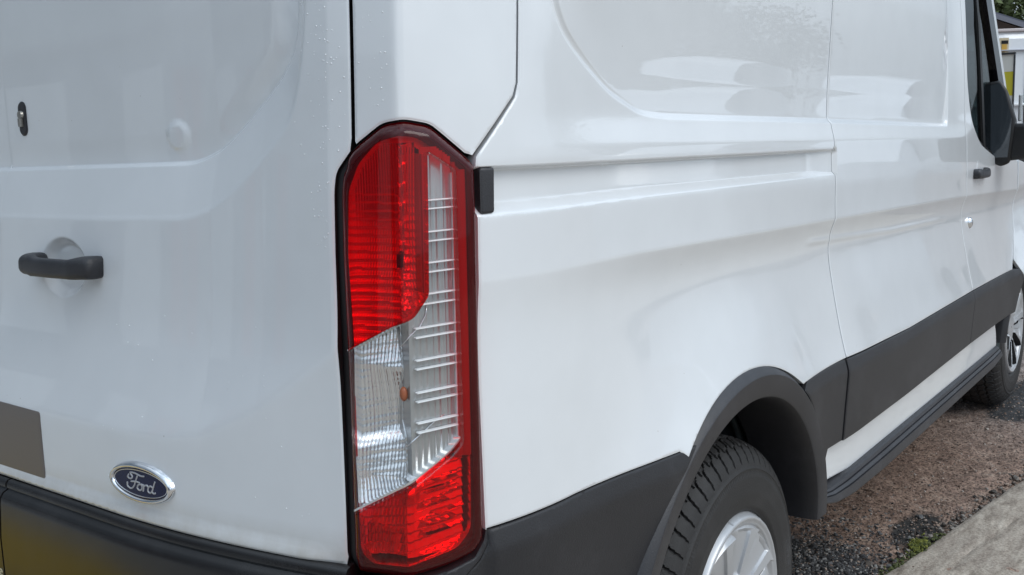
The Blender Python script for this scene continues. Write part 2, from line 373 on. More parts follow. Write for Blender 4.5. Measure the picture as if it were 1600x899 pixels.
def d_side(s, z):
    d = 0*s
    # waist: flat under the rail, belt crease, scallop below, shoulder above the mouldings
    zb = Z_BELT(s); A = .25+.75*sstep(.10, .75, s)
    u = zb-z
    d = d-A*(.07*(H(zb+.085-z, .01)-H(u, .0025))+.58*H(u, .0025)-(.70+.08*sstep(1.15, 1.6, s))*H(u-.046, .045)-.12*H(u-.29, .05))
    # rail groove
    zt, zo, zi = Z_TOP(s), Z_OUT(s), Z_IN(s)
    rp = lambda x, r: H(x, r)-H(x-1, r); g = rp((zt-z)/.0045, .12)*rp((z-zo)/np.maximum(zi-zo, .002), .08); g = g*sstep(.085, .10, s)*(s < 1.468)
    d = d-np.interp(s, [.1, 1.30, 1.45], [.019, .017, .008])*g
    # shoulder over the rail and the pressed upper panel
    zk = Z_SHO(s); f = sstep(.10, .45, s)*sstep(3.0, 2.7, s)
    d = d-f*.22*(H(z-zk, .004)-H(z-zk-.042, .012))
    a = sdist(s, z, RECESS); d = d-.009*sstep(-.004, .009, a)*(.45+.55*sstep(.3, .6, s))+.056*np.clip(z-1.362, 0, .3)*sstep(.0, .012, a)+np.clip(np.interp(z, LYZ, LYV)-.0125, 0, .02)*sstep(.0, .12, a)
    # swelling over the wheel arches
    for c, k in ((ARC, 1.0), (ARF, 1.0)):
        r = np.hypot(s-c, (z-.40)); d = d+k*.165*H(.632-r, .08)*sstep(.55, .75, z)
    # faint pressed line ahead of seam
    zl = Z_EMB(s); d = d+.0022*np.exp(-((z-zl)/.008)**2)*sstep(1.28, 1.34, s)*sstep(2.7, 2.4, s)
    return d
def d_body(s, z): return np.where(s < -.02, d_rear(s, z), d_side(s, z))

LAMP = rounded([(-.0916, 1.2779), (-.0884, 1.3017), (-.0621, 1.3327), (-.0225, 1.3587), (.0082, 1.3622), (.0428, 1.3561), (.1089, 1.3072), (.1109, 1.2461), (.1105, 1.0232), (.1124, .8166), (.0956, .7993), (.0561, .7929), (-.0352, .7905), (-.0731, .7895), (-.0871, .8086), (-.0885, 1.0357), (-.0918, 1.1978)], .0085, 4)
zrow = lambda *cuts: np.unique(np.concatenate([np.arange(a, b, st) for a, b, st in cuts]).round(5))

# cut-outs round the lamp, 2 mm clear of it
LB_ = resample(LAMP, .006); LB_ = LB_ if area(LB_) > 0 else LB_[::-1]; LB_ = offset_in(LB_, -.0022)
i0 = np.argmin(np.hypot(LB_[:, 0]+.0605, LB_[:, 1]-1.3375)); LB_ = np.roll(LB_, -i0, 0)          # counter-clockwise from the hinge gap: down the door side, bottom, up the flank, over the top
door_cut = [tuple(q) for q in LB_ if q[0] < -.068 and q[1] > .806]; top_cut = sorted([tuple(q) for q in LB_ if q[1] > 1.3185 and -.0600 < q[0] < .1055], key=lambda q: -q[0])
side_cut = [tuple(q) for q in LB_ if q[0] > .1095 and .82 < q[1] < 1.306]
# right rear door
SEAM_S = -.935
door = panel('rear_door', [(SEAM_S+.0025, 2.32), (-.0675, 2.32), (-.0668, 1.3440)]+door_cut+[(-.0905, .7975), (SEAM_S+.0025, .7995)],
             d_rear, M['paint'], van, rows=zrow((.80, .90, .006), (.90, 1.13, .007), (1.13, 1.50, .005), (1.5, 2.32, .03)), cols=np.arange(-.935, -.06, .0065), fmat=M['rubber'], feat=[([(-.724+.070*math.cos(a), 1.157+.050*math.sin(a)) for a in np.linspace(0, 2*math.pi, 60, endpoint=False)], (-.004, -.0015, .001, .0035, .006, .0085, .011, .0135, .016, .0185, .021)), (PA, (-.003, -.001, .0005, .002, .0035, .005, .007)), (PB, (-.006, -.003, 0, .003, .006, .009, .012))])
# corner pillar above the lamp
panel('corner_pillar', [(-.0615, 2.32), (.193, 2.32), (.1880, 1.5182), (.1832, 1.4093), (.1770, 1.3925), (.1062, 1.3175)]+top_cut+[(-.0612, 1.3395)],
      lambda s, z: np.where(s > .02, d_side(s, z), 0)*0, M['paint'], van, rows=zrow((1.31, 1.5, .006), (1.5, 2.32, .03)), cols=np.arange(-.06, .19, .005), fmat=M['rubber'])
# rear side panel
S_B, S_C = 1.455, 2.835
arch_edge = [(ARC+.487*math.cos(R(a)), .40+.487*math.sin(R(a))) for a in np.arange(20, 172, 3)]
side_rows = zrow((.74, 1.22, .009), (1.22, 1.385, .005), (1.385, 1.6, .008), (1.6, 2.35, .03))
panel('rear_side_panel', [(.193+.0045, 2.32), (.1925, 1.5182), (.1877, 1.4093), (.1815, 1.3905), (.1116, 1.3150)]+side_cut[::-1]+[(.116, .8290), (.30, .8255), (.50, .8165), (.58, .8135)]+arch_edge[::-1][15:-12]+[(1.17, .804), (S_B-.002, .801), (S_B-.002, 2.32)],
      d_side, M['paint'], van, rows=side_rows, cols=zrow((.11, .7, .008), (.7, 1.46, .012)), flange=.02, lines=SIDE_LINES, feat=[(RECESS, (-.005, -.0025, 0, .002, .004, .0065, .009, .012))])
panel('cargo_side_panel', [(S_B+.002, .801), (2.0, .781), (S_C-.002, .770), (S_C-.002, 2.32), (S_B+.002, 2.32)], d_side, M['paint'], van, rows=side_rows, cols=zrow((1.45, 2.84, .02)), flange=.03, roll=.001, lines=SIDE_LINES, feat=[(RECESS, (-.005, -.0025, 0, .002, .004, .0065, .009, .012))])
# front door with its window opening
WIN = rounded([(2.915, 2.02), (2.895, 1.777), (2.865, 1.486), (2.92, 1.353), (3.06, 1.271), (3.30, 1.222), (3.47, 1.20), (3.50, 1.32), (3.425, 1.48), (3.245, 1.81), (3.14, 2.02)], .06, 5)
fdoor = panel('front_door', [(S_C+.002, .770), (3.56, .754), (3.62, .80), (3.74, .92), (3.80, 1.02), (3.80, 1.17), (3.60, 1.36), (3.48, 1.52), (3.305, 1.83), (3.16, 2.10), (S_C+.002, 2.10)], d_side, M['paint'], van,
              rows=side_rows, step=.02, holes=[WIN], flange=.03, roll=.001, lines=SIDE_LINES)
panel('cab_roof_side', [(S_C+.002, 2.103), (3.155, 2.103), (3.05, 2.21), (2.93, 2.30), (S_C+.002, 2.32)], d_side, M['paint'], van, step=.03)
# wing ahead of the door
panel('front_wing', [(3.625, .785), (3.745, .915), (3.806, 1.02), (3.826, 1.19), (4.35, 1.13), (4.75, 1.02), (4.85, .9), (4.80, .55), (4.50, .55)]+[(ARF+.487*math.cos(R(a)), .40+.487*math.sin(R(a))) for a in np.arange(18, 146, 4)], d_side, M['paint'], van, step=.03, roll=.001)
# sill
d_sill = lambda s, z: -.004+.020*np.clip((.60-z)/.14, 0, 1)
panel('sill_panel', [(1.372, .600), (1.368, .55), (1.345, .512), (2.07, .432), (3.46, .412), (3.47, .50), (3.455, .568), (2.84, .580), (2.03, .588)], d_sill, M['paint'], van, step=.012, flange=.03)

# black mouldings
clad_top = lambda s: np.interp(s, [.11, .30, .50, .64, 1.22, 1.39, 1.98, 2.78, 3.62], [.8315, .8285, .8195, .8150, .806, .8043, .784, .7726, .7559])
def d_clad(s, z):
    u = clad_top(s)-z
    return d_side(s, clad_top(s))-.001+.30*H(u, .006)-.35*H(u-.034, .006)+.03*H(u-.12, .05)-.008*sstep(.13, .11, s)
ar2 = lambda c, r, a0, a1, st=4: [(c+r*math.cos(R(a)), .40+r*math.sin(R(a))) for a in np.arange(a0, a1, st)]
panel('rear_corner_moulding', [(.1175, .8262)]+[(x, float(clad_top(x))-.005) for x in (.2, .3, .4, .5, .56, .622)]+ar2(ARC, .478, 121, 188)+[(.39, .33), (.0825, .33), (.0825, .7735), (.1045, .7880), (.1170, .8055)], d_clad, M['plastic'], van, step=.008, flange=.02)
panel('side_moulding', ar2(ARC, .478, 18, 57)[::-1]+[(1.36, .60), (1.40, .598)]+[(S_B-.0015, .5965), (S_B-.0015, float(clad_top(S_B))-.005)]+[(x, float(clad_top(x))-.005) for x in (1.39, 1.3, 1.19)], lambda s, z: d_clad(s, z)-.003, M['plastic'], van, step=.012, flange=.02)
panel('side_moulding', [(S_B+.0015, .5955), (2.03, .585), (S_C-.0015, .577)]+[(x, float(clad_top(x))-.005) for x in (S_C-.0015, 2.4, 1.98, S_B+.0015)], d_clad, M['plastic'], van, step=.015, flange=.02)
panel('door_moulding', [(S_C+.0015, .577), (3.46, .565)]+ar2(ARF, .478, 136, 164)[::-1]+[(x, float(clad_top(x))-.005) for x in (3.6, 3.2, S_C+.0015)], d_clad, M['plastic'], fdoor, step=.015, flange=.02)

def arch_trim(c, parent, a0=-4, a1=186, dd=0):
    prof = [(.4895, -.012), (.4885, .016), (.4865, .021), (.4735, .0365), (.4715, .0375), (.468, .0372), (.432, .0335), (.4275, .031), (.4235, .022), (.4225, -.01), (.4225, -.12)]
    an = np.radians(np.arange(a0, a1+.1, 2)); V, F = [], []; k = len(prof)
    for a in an:
        for r, d in prof:
            s, z = c+r*math.cos(a), .40+r*math.sin(a); V.append(base(np.array([s]), np.array([z]), np.array([d+dd]))[0])
    for i in range(len(an)-1):
        for j in range(k-1): F.append((i*k+j, i*k+j+1, (i+1)*k+j+1, (i+1)*k+j))
    return mesh_obj('arch_moulding', V, F, M['plastic2'], parent, sharp=28)
arch_trim(ARC, van, 6, 187); arch_trim(ARF, van, -4, 177, -.012)
def liner(c, parent):
    an = np.radians(np.arange(9, 190, 5)); V, F = [], []
    prof = [(.432, .03), (.45, .05), (.452, .15), (.45, .30), (.44, .36), (.02, .365)]; k = len(prof)
    for a in an:
        for r, y in prof: V.append((c+.13+r*math.cos(a), y, .40+r*math.sin(a)))
    for i in range(len(an)-1):
        for j in range(k-1): F.append((i*k+j, (i+1)*k+j, (i+1)*k+j+1, i*k+j+1))
    o = mesh_obj('arch_liner', V, F, M['liner'], parent, sharp=35)
    rib = tube([(c+.13+.44*math.cos(a), .16, .40+.44*math.sin(a)) for a in np.radians(np.arange(18, 70, 6))], .010, 6)
    mesh_obj('liner_rib', *rib, M['liner'], o)
liner(ARC+.02, van); liner(ARF+.05, van)

# side step under the sill
step_prof = [(.520, -.015), (.516, .020), (.508, .027), (.494, .031), (.4915, .026), (.488, .026), (.4865, .033), (.473, .039), (.4705, .033), (.467, .033), (.4655, .041), (.425, .047), (.413, .043), (.405, .028), (.40, -.06)]
V, F = [], []; ss_ = np.concatenate([[1.312, 1.325, 1.35, 1.375, 1.40, 1.45, 1.5, 1.55], np.arange(1.6, 3.40, .1), [3.44, 3.455]]); k = len(step_prof)
for s in ss_:
    drop = np.interp(s, [1.235, 1.33, 1.5, 3.5], [-.030, -.016, -.026, -.064]); th = np.interp(s, [1.235, 1.30, 1.40, 1.55, 1.8, 3.35, 3.455], [.05, .20, .36, .50, .58, .58, .40]); ds = np.interp(s, [1.235, 1.40], [.3, 1.0])
    for z, d in step_prof: V.append(base(np.array([s]), np.array([.515+drop+(z-.515)*th]), np.array([d*ds if d > 0 else d]))[0])
for i in range(len(ss_)-1):
    for j in range(k-1): F.append((i*k+j, (i+1)*k+j, (i+1)*k+j+1, i*k+j+1))
F += [tuple(range(k)), tuple(range((len(ss_)-1)*k, len(ss_)*k))[::-1]]
mesh_obj('side_step', V, F, M['plastic2'], van, sharp=25)

# rear bumper
bump_prof = [(.798, -.05), (.7975, .000), (.796, .010), (.791, .014), (.7845, .0145), (.7825, .011), (.7805, .012), (.777, .020), (.769, .0255), (.760, .027), (.70, .031), (.62, .030), (.52, .022), (.44, .008), (.40, -.02), (.385, -.09)]
def bumper_piece(name, s0, s1, cap=True):
    ss = np.linspace(s0, s1, max(3, int((s1-s0)/.012))); V, F = [], []; k = len(bump_prof)
    for s in ss:
        for z, d in bump_prof: V.append(base(np.array([s]), np.array([z]), np.array([d]))[0])
    for i in range(len(ss)-1):
        for j in range(k-1): F.append((i*k+j, (i+1)*k+j, (i+1)*k+j+1, i*k+j+1))
    F += [tuple(range(k)), tuple(range((len(ss)-1)*k, len(ss)*k))[::-1]]
    return mesh_obj(name, V, F, M['bumper'], van, sharp=50)
bumper = bumper_piece('rear_bumper', -.842, -.083)
bumper_piece('bumper_step', -1.02, -.847)
d_cor = lambda s, z: .006+.10*H(.80-z, .02)-.10*H(.765-z, .03)+.02*sstep(.03, -.05, s)
panel('bumper_corner', rounded([(-.0795, .7862), (-.035, .7872), (.0561, .7892), (.094, .7955), (.1098, .8150), (.1125, .8285), (.1145, .8280), (.1140, .8060), (.1010, .7900), (.0790, .7760), (.0790, .40), (-.0795, .40)], .003, 2), d_cor, M['plastic2'], van, step=.006, flange=.02)
mo = bpy.data.curves.new('lettering', 'FONT'); mo.body = 'e'; mo.size = .026; mo.extrude = .0006
txo = bpy.data.objects.new('tmp', mo); col.objects.link(txo); dg = bpy.context.evaluated_depsgraph_get(); me = bpy.data.meshes.new_from_object(txo.evaluated_get(dg)); bpy.data.objects.remove(txo)
lt = link('bumper_lettering', me, mat('cream_print', (.62, .55, .36), .5), van, smooth=False)
pp = base(np.array([-.862]), np.array([.632]), np.array([.0312]))[0]; lt.location = pp; lt.rotation_euler = (R(90), 0, R(-90))

# rail end cap beside the lamp
panel('rail_end_cap', rounded([(.1165, 1.3010), (.1405, 1.3005), (.1400, 1.2425), (.1175, 1.2420)], .004, 3), lambda s, z: .0015+0*s, M['plastic2'], van, step=.006, flange=.024)

# ------------------------------------------------------------------ tail lamp
lamp = empty('tail_lamp', base(np.array([0.]), np.array([1.08]), np.array([0.]))[0], None, None); lamp.parent = van; LP = lamp.matrix_basis.translation.copy()
def into_lamp(o):
    o.parent = lamp; o.matrix_parent_inverse = Matrix.Translation(-LP); return o
LO = offset_in(resample(LAMP, .004)[::-1] if area(LAMP) < 0 else resample(LAMP, .004), .0006)
# wider seal on the door side
LO[:, 0] = np.where(LO[:, 0] < -.07, LO[:, 0]+.0085*sstep(-.07, -.085, LO[:, 0]), LO[:, 0])
CLEAR = rounded([(.0325, 1.326), (.0735, 1.3006), (.0750, 1.0623), (.0765, .9543), (.0600, .9405), (-.0735, .8677), (-.0800, .8850), (-.0772, 1.0787), (.0106, 1.123), (.0312, 1.1485), (.0328, 1.2512)], .006, 3)
def d_lens(s, z):
    k = sdist(s, z, LO); e = np.clip(1-k/.016, 0, 1)
    return .0125-.016*e*e
ls = dict(step=.005, ostep=.004, rollw=.002)
into_lamp(panel('red_lens', LO, d_lens, M['red'], None, holes=[CLEAR], flange=.012, roll=0, **ls))
CI = offset_in(resample(CLEAR, .004) if area(CLEAR) > 0 else resample(CLEAR, .004)[::-1], .0006)
into_lamp(panel('clear_lens', CI, lambda s, z: d_lens(s, z)+.0006, M['clear'], None, flange=.012, roll=.0008, fmat=M['clear'], **ls))
# black seal round it
SE = resample(LAMP, .006); SE = SE if area(SE) > 0 else SE[::-1]
into_lamp(panel('lamp_seal', offset_in(SE, -.0015), lambda s, z: -.006+0*s, M['rubber'], None, holes=[offset_in(SE, .009)], step=.02, ostep=.006, flange=.005, roll=.001))
# housing wall between lens and tray: dark band following the outline
INN = rounded([(-.0640, 1.3120), (-.0360, 1.3380), (-.0053, 1.3450), (.0289, 1.3425), (.0720, 1.3170), (.0990, 1.2960), (.1000, 1.1904), (.1005, .9417), (.1000, .8260), (.0800, .8085), (.0106, .8015), (-.0600, .7990), (-.0755, .8120), (-.0792, .9538), (-.0769, 1.0852), (-.0815, 1.1979), (-.0790, 1.2800)], .01, 3)
into_lamp(panel('lamp_housing', offset_in(SE, .003), lambda s, z: -.0085-.006*np.clip(sdist(s, z, LAMP)/.02, 0, 1), M['lampblack'], None, holes=[INN], step=.006, ostep=.005, flange=.048, roll=0, fmat=M['reflector']))
# reflectors: real ribbed optics
DIAG1 = lambda s: np.interp(s, [-.0772, .0106, .0312], [1.0787, 1.123, 1.1485])        # lower edge of upper red area
DIAG2 = lambda s: np.interp(s, [-.0746, .0600, .0765], [.8677, .9405, .9543])          # upper edge of lower red area
hs = lambda a: np.sin(2*np.pi*a)
def r_upper(s, z):
    bowl = .020*np.clip(1-((s+.025)/.075)**2, 0, 1)*np.clip(1-((z-1.22)/.16)**2, 0, 1)
    fl = .0009*np.abs(hs(s/.0076))+.0007*np.abs(hs((z+.05*s+.3*(s+.02)**2)/.0125))*sstep(1.22, 1.14, z)
    ridge = .004*np.exp(-((s+.0015)/.0035)**2)+.0035*np.exp(-((s-.0065)/.0015)**2)*(np.abs(hs(z/.031)) > .35)
    st = .0016*np.sign(hs((z-.16*s)/.024))*sstep(-.02, .0, s)*sstep(.024, .012, s)
    saw = .0050*(((z+.05*s+.3*(s+.02)**2)/.0105) % 1)*-1*sstep(1.31, 1.12, z)
    return -.022-bowl*.5+fl*1.4+ridge+st+saw
into_lamp(grid_patch('upper_reflector', np.arange(-.083, .034, .0012), np.arange(1.07, 1.35, .0016), r_upper, M['reflector'], None, lambda c: (c[:, 1] > DIAG1(c[:, 0])-.001) & inside(c, offset_in(resample(INN, .01) if area(INN) > 0 else resample(INN, .01)[::-1], -.002))))
INX = offset_in(resample(INN, .01) if area(INN) > 0 else resample(INN, .01)[::-1], -.002)
def r_clear(s, z):
    u = (s+.03)/.05; bowl = .022*np.clip(1-u*u, 0, 1)*np.abs(np.cos(np.pi*(z-.985)/.14))
    fl = .0013*np.abs(hs(s/.0100))+.0002*np.abs(hs((z-.2*s)/.016))
    step_ = .010*sstep(.985, .965, z-.25*s)
    return -.030-bowl*.6+fl*2.4+step_-.0035*((z/.013) % 1)*sstep(-.02, -.045, s)*0-.0007*(((z-.1*s)/.0125) % 1)
into_lamp(grid_patch('lower_reflector', np.arange(-.084, .0125, .0011), np.arange(.86, 1.125, .0016), r_clear, M['reflector'], None, lambda c: (c[:, 1] < DIAG1(c[:, 0])+.001) & (c[:, 1] > DIAG2(c[:, 0])) & (c[:, 0] < .0115) & inside(c, INX)))
def r_col(s, z):
    return -.0085+.0012*np.abs(hs((s-.02)/.018))*sstep(1.30, 1.22, z)+.0015*(np.abs(s-.064) < .0012)+.0012*(np.abs(s-.045) < .001)
into_lamp(grid_patch('column_tray', np.arange(.0125, .0765, .0011), np.arange(.90, 1.33, .0025), r_col, M['tray'], None, lambda c: (c[:, 1] > DIAG2(c[:, 0])) & ((c[:, 0] > .031) | (c[:, 1] < DIAG1(c[:, 0]))) & inside(c, INX)))
def r_low(s, z):
    bowl = .016*np.clip(1-((s+.03)/.05)**2, 0, 1)
    a = .0010*np.abs(hs(s/.0112))*sstep(.0, -.02, s); b = .0022*(np.abs(hs((z-.11*s)/.046)) < .16)*sstep(.025, .035, s)
    return -.022-bowl*.4-.005*(((z-.11*s)/.0125) % 1)+a*1.3+b+.010*np.exp(-((s-.005)/.02)**2-((z-.893)/.012)**2)
into_lamp(grid_patch('bottom_reflector', np.arange(-.078, .096, .0012), np.arange(.806, .956, .0014), r_low, M['reflector'], None, lambda c: (c[:, 1] < DIAG2(c[:, 0])+.001) & inside(c, INX)))
def r_strip(s, z): return -.014+.003*np.exp(-((s-.084)/.0025)**2)+.004*sstep(.090, .097, s)+.0006*hs(s/.003)
into_lamp(grid_patch('side_strip', np.arange(.0775, .1025, .002), np.arange(.93, 1.315, .01), r_strip, mat('red_backing', (.36, .22, .22), .4), None, lambda c: inside(c, INX)))
into_lamp(grid_patch('top_strip', np.arange(-.07, .1025, .001), np.arange(1.29, 1.349, .001), lambda s, z: -.019+0*s, mat('lamp_backing', (.62, .55, .55), .4), None, lambda c: inside(c, INX) & (c[:, 1] > np.where(c[:, 0] < .030, 1.336, 1.330-.61*(c[:, 0]-.031)))))
# diagonal partition walls
def wall_strip(name, f, s0, s1, d0, d1, mt, lift=0, th=.0022):
    s = np.linspace(s0, s1, 30); z = f(s)+lift; V, F = [], []
    for dz, d in ((0, d0), (0, d1), (th, d1), (th, d0)): V += base(s, z+dz, d+0*s).tolist()
    n = len(s)
    for q in range(4):
        for i in range(n-1): F.append((q*n+i, q*n+i+1, ((q+1) % 4)*n+i+1, ((q+1) % 4)*n+i))
    into_lamp(mesh_obj(name, V, F, mt, None, sharp=30))
wall_strip('partition', DIAG1, -.0772, .0312, -.034, .004, M['reflector'])
wall_strip('partition', DIAG2, -.0746, .0765, -.034, .004, M['reflector'], .004, .003)
def post(name, s0, s1, z0, z1, d0, d1, mt, slope=0):
    s = np.array([s0, s1]); V = []
    for d in (d0, d1):
        for (a, b) in ((s0, z0), (s1, z0+slope*(s1-s0)), (s1, z1+slope*(s1-s0)), (s0, z1)): V.append(base(np.array([a]), np.array([b]), np.array([d]))[0])
    o = mesh_obj(name, V, [(0, 3, 2, 1), (4, 5, 6, 7), (0, 1, 5, 4), (1, 2, 6, 5), (2, 3, 7, 6), (3, 0, 4, 7)], mt, None, smooth=False)
    bv = o.modifiers.new('bevel', 'BEVEL'); bv.width = .0007; bv.segments = 2
    return into_lamp(o)
post('column_post', .0105, .0165, .905, 1.127, -.045, -.006, M['tray'])
post('column_wall', .0762, .0772, .958, 1.297, -.045, -.003, M['bright'])
post('column_post', .0325, .0345, 1.145, 1.322, -.045, -.004, M['tray'])
# louvre bars across the clear column (pairs)
pairs = [(1.2632, 1.2527), (1.2243, 1.2128), (1.1860, 1.1745), (1.1475, 1.1350), (1.1060, 1.0945), (1.0660, 1.0550), (1.0255, 1.0140), (.9870, .9750)]
for a, b in pairs:
    for zz in (a, b):
        s0 = .0350 if zz > 1.14 else .0170
        post('louvre', s0, .0750, zz, zz+.0017, -.006, .002, M['bright'], .02)
for i, zz in enumerate((.905, .893, .876, .862, .850, .838)):
    post('louvre', .030 if i % 3 else .045, .078 if i % 3 < 2 else .066, zz, zz+.0014, -.025, -.004, M['chrome'], .06)
for k in range(5): post('rib', -.062+.0105*k, -.0608+.0105*k, .818, .855-.002*k, -.024, -.006, M['chrome'])
post('lamp_clip', -.010, .006, 1.183, 1.200, -.03, -.008, M['lampblack'])
# curved wire of the reflector rim and the indicator bulb
w_pts = [base(np.array([a]), np.array([b]), np.array([-.006]))[0] for a, b in ((-.006, 1.085), (.012, 1.098), (.026, 1.108), (.035, 1.122), (.0375, 1.138))]
into_lamp(mesh_obj('wire_rim', *tube(w_pts, .0009, 6), M['chrome'], None))
w_pts = [base(np.array([a]), np.array([b]), np.array([-.006]))[0] for a, b in ((-.002, .958), (.014, .966), (.028, .975), (.045, .986), (.058, .992))]
into_lamp(mesh_obj('wire_rim', *tube(w_pts, .0009, 6), M['chrome'], None))
bc = base(np.array([-.008]), np.array([1.024]), np.array([-.016]))[0]
bv_, bf_ = [], []
for i in range(9):
    ph = math.pi*i/8
    for j in range(14): bv_.append((bc[0]+.0055*math.sin(ph)*math.cos(j*2*math.pi/14), bc[1]+.0055*math.sin(ph)*math.sin(j*2*math.pi/14), bc[2]+.0095*math.cos(ph)))
for i in range(8):
    for j in range(14): bf_.append((i*14+j, (i+1)*14+j, (i+1)*14+(j+1) % 14, i*14+(j+1) % 14))
into_lamp(mesh_obj('indicator_bulb', bv_, bf_, M['bulb'], None))
# dark pocket behind the lamp; added dark shell behind panel gaps keeps light out
panel('lamp_pocket', offset_in(SE, -.012), lambda s, z: -.06+0*s, M['void'], van, step=.03, ostep=.01, flange=.0, roll=0)
def shell(name, s0, s1, z0, z1, d):
    ss, zz = np.linspace(s0, s1, 90), np.linspace(z0, z1, 40)
    return grid_patch(name, ss, zz, lambda s, z: d+0*s, M['void'], van)
shell('light_shield', -1.0, .16, .66, 2.3, -.075); grid_patch('light_shield', np.linspace(.0, S_C+.03, 60), np.linspace(.90, 2.3, 40), lambda s, z: -.075+0*s, M['void'], van)

# ------------------------------------------------------------------ rear door furniture
def handle(name, s0, s1, z0, z1, off, dsurf, parent):
    n = 44; V, F = [], []; k = 18
    for i in range(n):
        t = i/(n-1); s = s0+(s1-s0)*t
        endl = math.sqrt(max(0, 1-(1-min(1, t/.09))**2)); endr = math.sqrt(max(0, 1-(1-min(1, (1-t)/.045))**2))
        o = off*(.86+.14*math.sin(math.pi*t))*(1 if t < .8 else 1-.30*((t-.8)/.2)**2)
        hh = (z1-z0)/2*(1.0-.16*sstep(.16, .30, t)*sstep(.90, .74, t))*(.55+.45*endl)*(.72+.28*endr); zc = (z0+z1)/2-(z1-z0)*.06*sstep(.16, .30, t)*sstep(.92, .74, t)
        th = np.interp(t, [0, .12, .20, .80, .88, 1], [off+.008, off+.008, .017, .017, off+.004, off+.004])*(.6+.4*endl)
        for j in range(k):
            a = 2*math.pi*(j+.5)/k; ca, sa = math.cos(a), math.sin(a)
            cz = math.copysign(abs(sa)**.6, sa)*hh; cd = o-th/2+math.copysign(abs(ca)**.7, ca)*th/2-(.004*(1-endl) if ca > 0 else 0)
            V.append(base(np.array([s]), np.array([zc+cz]), np.array([dsurf+cd]))[0])
    for i in range(n-1):
        for j in range(k): F.append((i*k+j, i*k+(j+1) % k, (i+1)*k+(j+1) % k, (i+1)*k+j))
    F += [tuple(range(k))[::-1], tuple((n-1)*k+j for j in range(k))]
    return mesh_obj(name, V, F, M['plastic2'], parent, sharp=70)
handle('door_handle', -.803, -.607, 1.1440, 1.1805, .036, -.035, door)
# lock escutcheon
lockbase = [(-.872+.0125*math.cos(a)*1.0, 1.4015+(.0165 if math.sin(a) > 0 else -.0165)+.0125*math.sin(a)) for a in np.linspace(0, 2*math.pi, 32, endpoint=False)]
lock = panel('door_lock', lockbase, lambda s, z: d_rear(s, z)+.003, M['plastic2'], door, step=.004, ostep=.003, flange=.006, roll=.002, rollw=.003)
lc = base(np.array([-.872]), np.array([1.408]), d_rear(np.array([-.872]), np.array([1.408]))+.003)[0]
mesh_obj('lock_cylinder', *merge([tube([(lc[0]+.001, lc[1], lc[2]), (lc[0]-.004, lc[1], lc[2])], [.0075, .0065], 16), box(lc[0]-.0035, lc[1]-.001, lc[2]-.013, .006, .006, .014)]), M['steel'], door, sharp=40)
# recessed plate
panel('number_plate', rounded([(-1.03, .928), (-.742, .925), (-.7365, .806), (-1.03, .8035)], .006, 3), lambda s, z: .0025+0*s, M['plate'], door, step=.02, flange=.004, roll=.001, rollw=.002)
# oval badge
BC, BA, BB = (-.4645, .8565), .0715, .0290
ell = lambda f, n=64: [(BC[0]+BA*f*math.cos(a), BC[1]+(BB+BA*(f-1))*math.sin(a)) for a in np.linspace(0, 2*math.pi, n, endpoint=False)]
badge = panel('oval_badge', ell(.915), lambda s, z: .0062+0*s, M['blue'], door, step=.004, ostep=.004, flange=.004, roll=.001, rollw=.004)
def ering(name, f0, f1, prof, mt):
    V, F = [], []; n = 72; k = len(prof)
    for i in range(n):
        a = 2*math.pi*i/n
        for t, d in prof:
            f = f0+(f1-f0)*t; V.append(base(np.array([BC[0]+BA*f*math.cos(a)]), np.array([BC[1]+(BB+BA*(f-1))*math.sin(a)]), np.array([d]))[0])
    for i in range(n):
        for j in range(k-1): F.append((i*k+j, ((i+1) % n)*k+j, ((i+1) % n)*k+j+1, i*k+j+1))
    o = mesh_obj(name, V, F, mt, door); o.parent = door; return o
ering('badge_rim', .90, 1.03, [(0, .004), (.05, .0072), (.25, .0098), (.55, .0098), (.85, .005), (1, -.001)], M['chrome'])
ering('badge_line', .855, .875, [(0, .0058), (.2, .0068), (.8, .0068), (1, .0058)], M['chrome'])
strokes = [[(-.60, .62), (-.68, .38), (-.52, .28), (-.40, .48), (-.52, .78), (-.25, .82), (.10, .70), (.30, .74)],
           [(-.10, .66), (-.22, .20), (-.34, -.28), (-.52, -.52), (-.72, -.38), (-.72, -.05)], [(-.50, .06), (-.20, .14), (.02, .10)],
           [(.08, .02), (-.08, -.10), (-.14, -.36), (-.02, -.50), (.12, -.36), (.15, -.10), (.08, .02), (.22, .0)],
           [(.26, .06), (.24, -.20), (.19, -.50)], [(.24, -.14), (.34, .02), (.44, .05), (.47, -.06)],
           [(.74, -.02), (.62, .06), (.50, -.12), (.48, -.40), (.58, -.50), (.70, -.34), (.78, .02)], [(.90, .52), (.80, .10), (.72, -.36), (.80, -.48), (.90, -.40)]]
def spline(p, n=7):
    p = [np.array(q) for q in p]; o = []
    for i in range(len(p)-1):
        a, b, c, d = p[max(i-1, 0)], p[i], p[i+1], p[min(i+2, len(p)-1)]
        for j in range(n):
            t = j/n; o.append(.5*((2*b)+(-a+c)*t+(2*a-5*b+4*c-d)*t*t+(-a+3*b-3*c+d)*t**3))
    return o+[p[-1]]
prt = []
for stx in strokes:
    q = spline(stx); prt.append(tube([base(np.array([BC[0]+.0405*x]), np.array([BC[1]+.0185*y-.001]), np.array([.0063]))[0] for x, y in q], [.0014]*len(q), 6))
mesh_obj('badge_lettering', *merge(prt), mat('badge_silver', (.50, .50, .52), .35, .3), door)
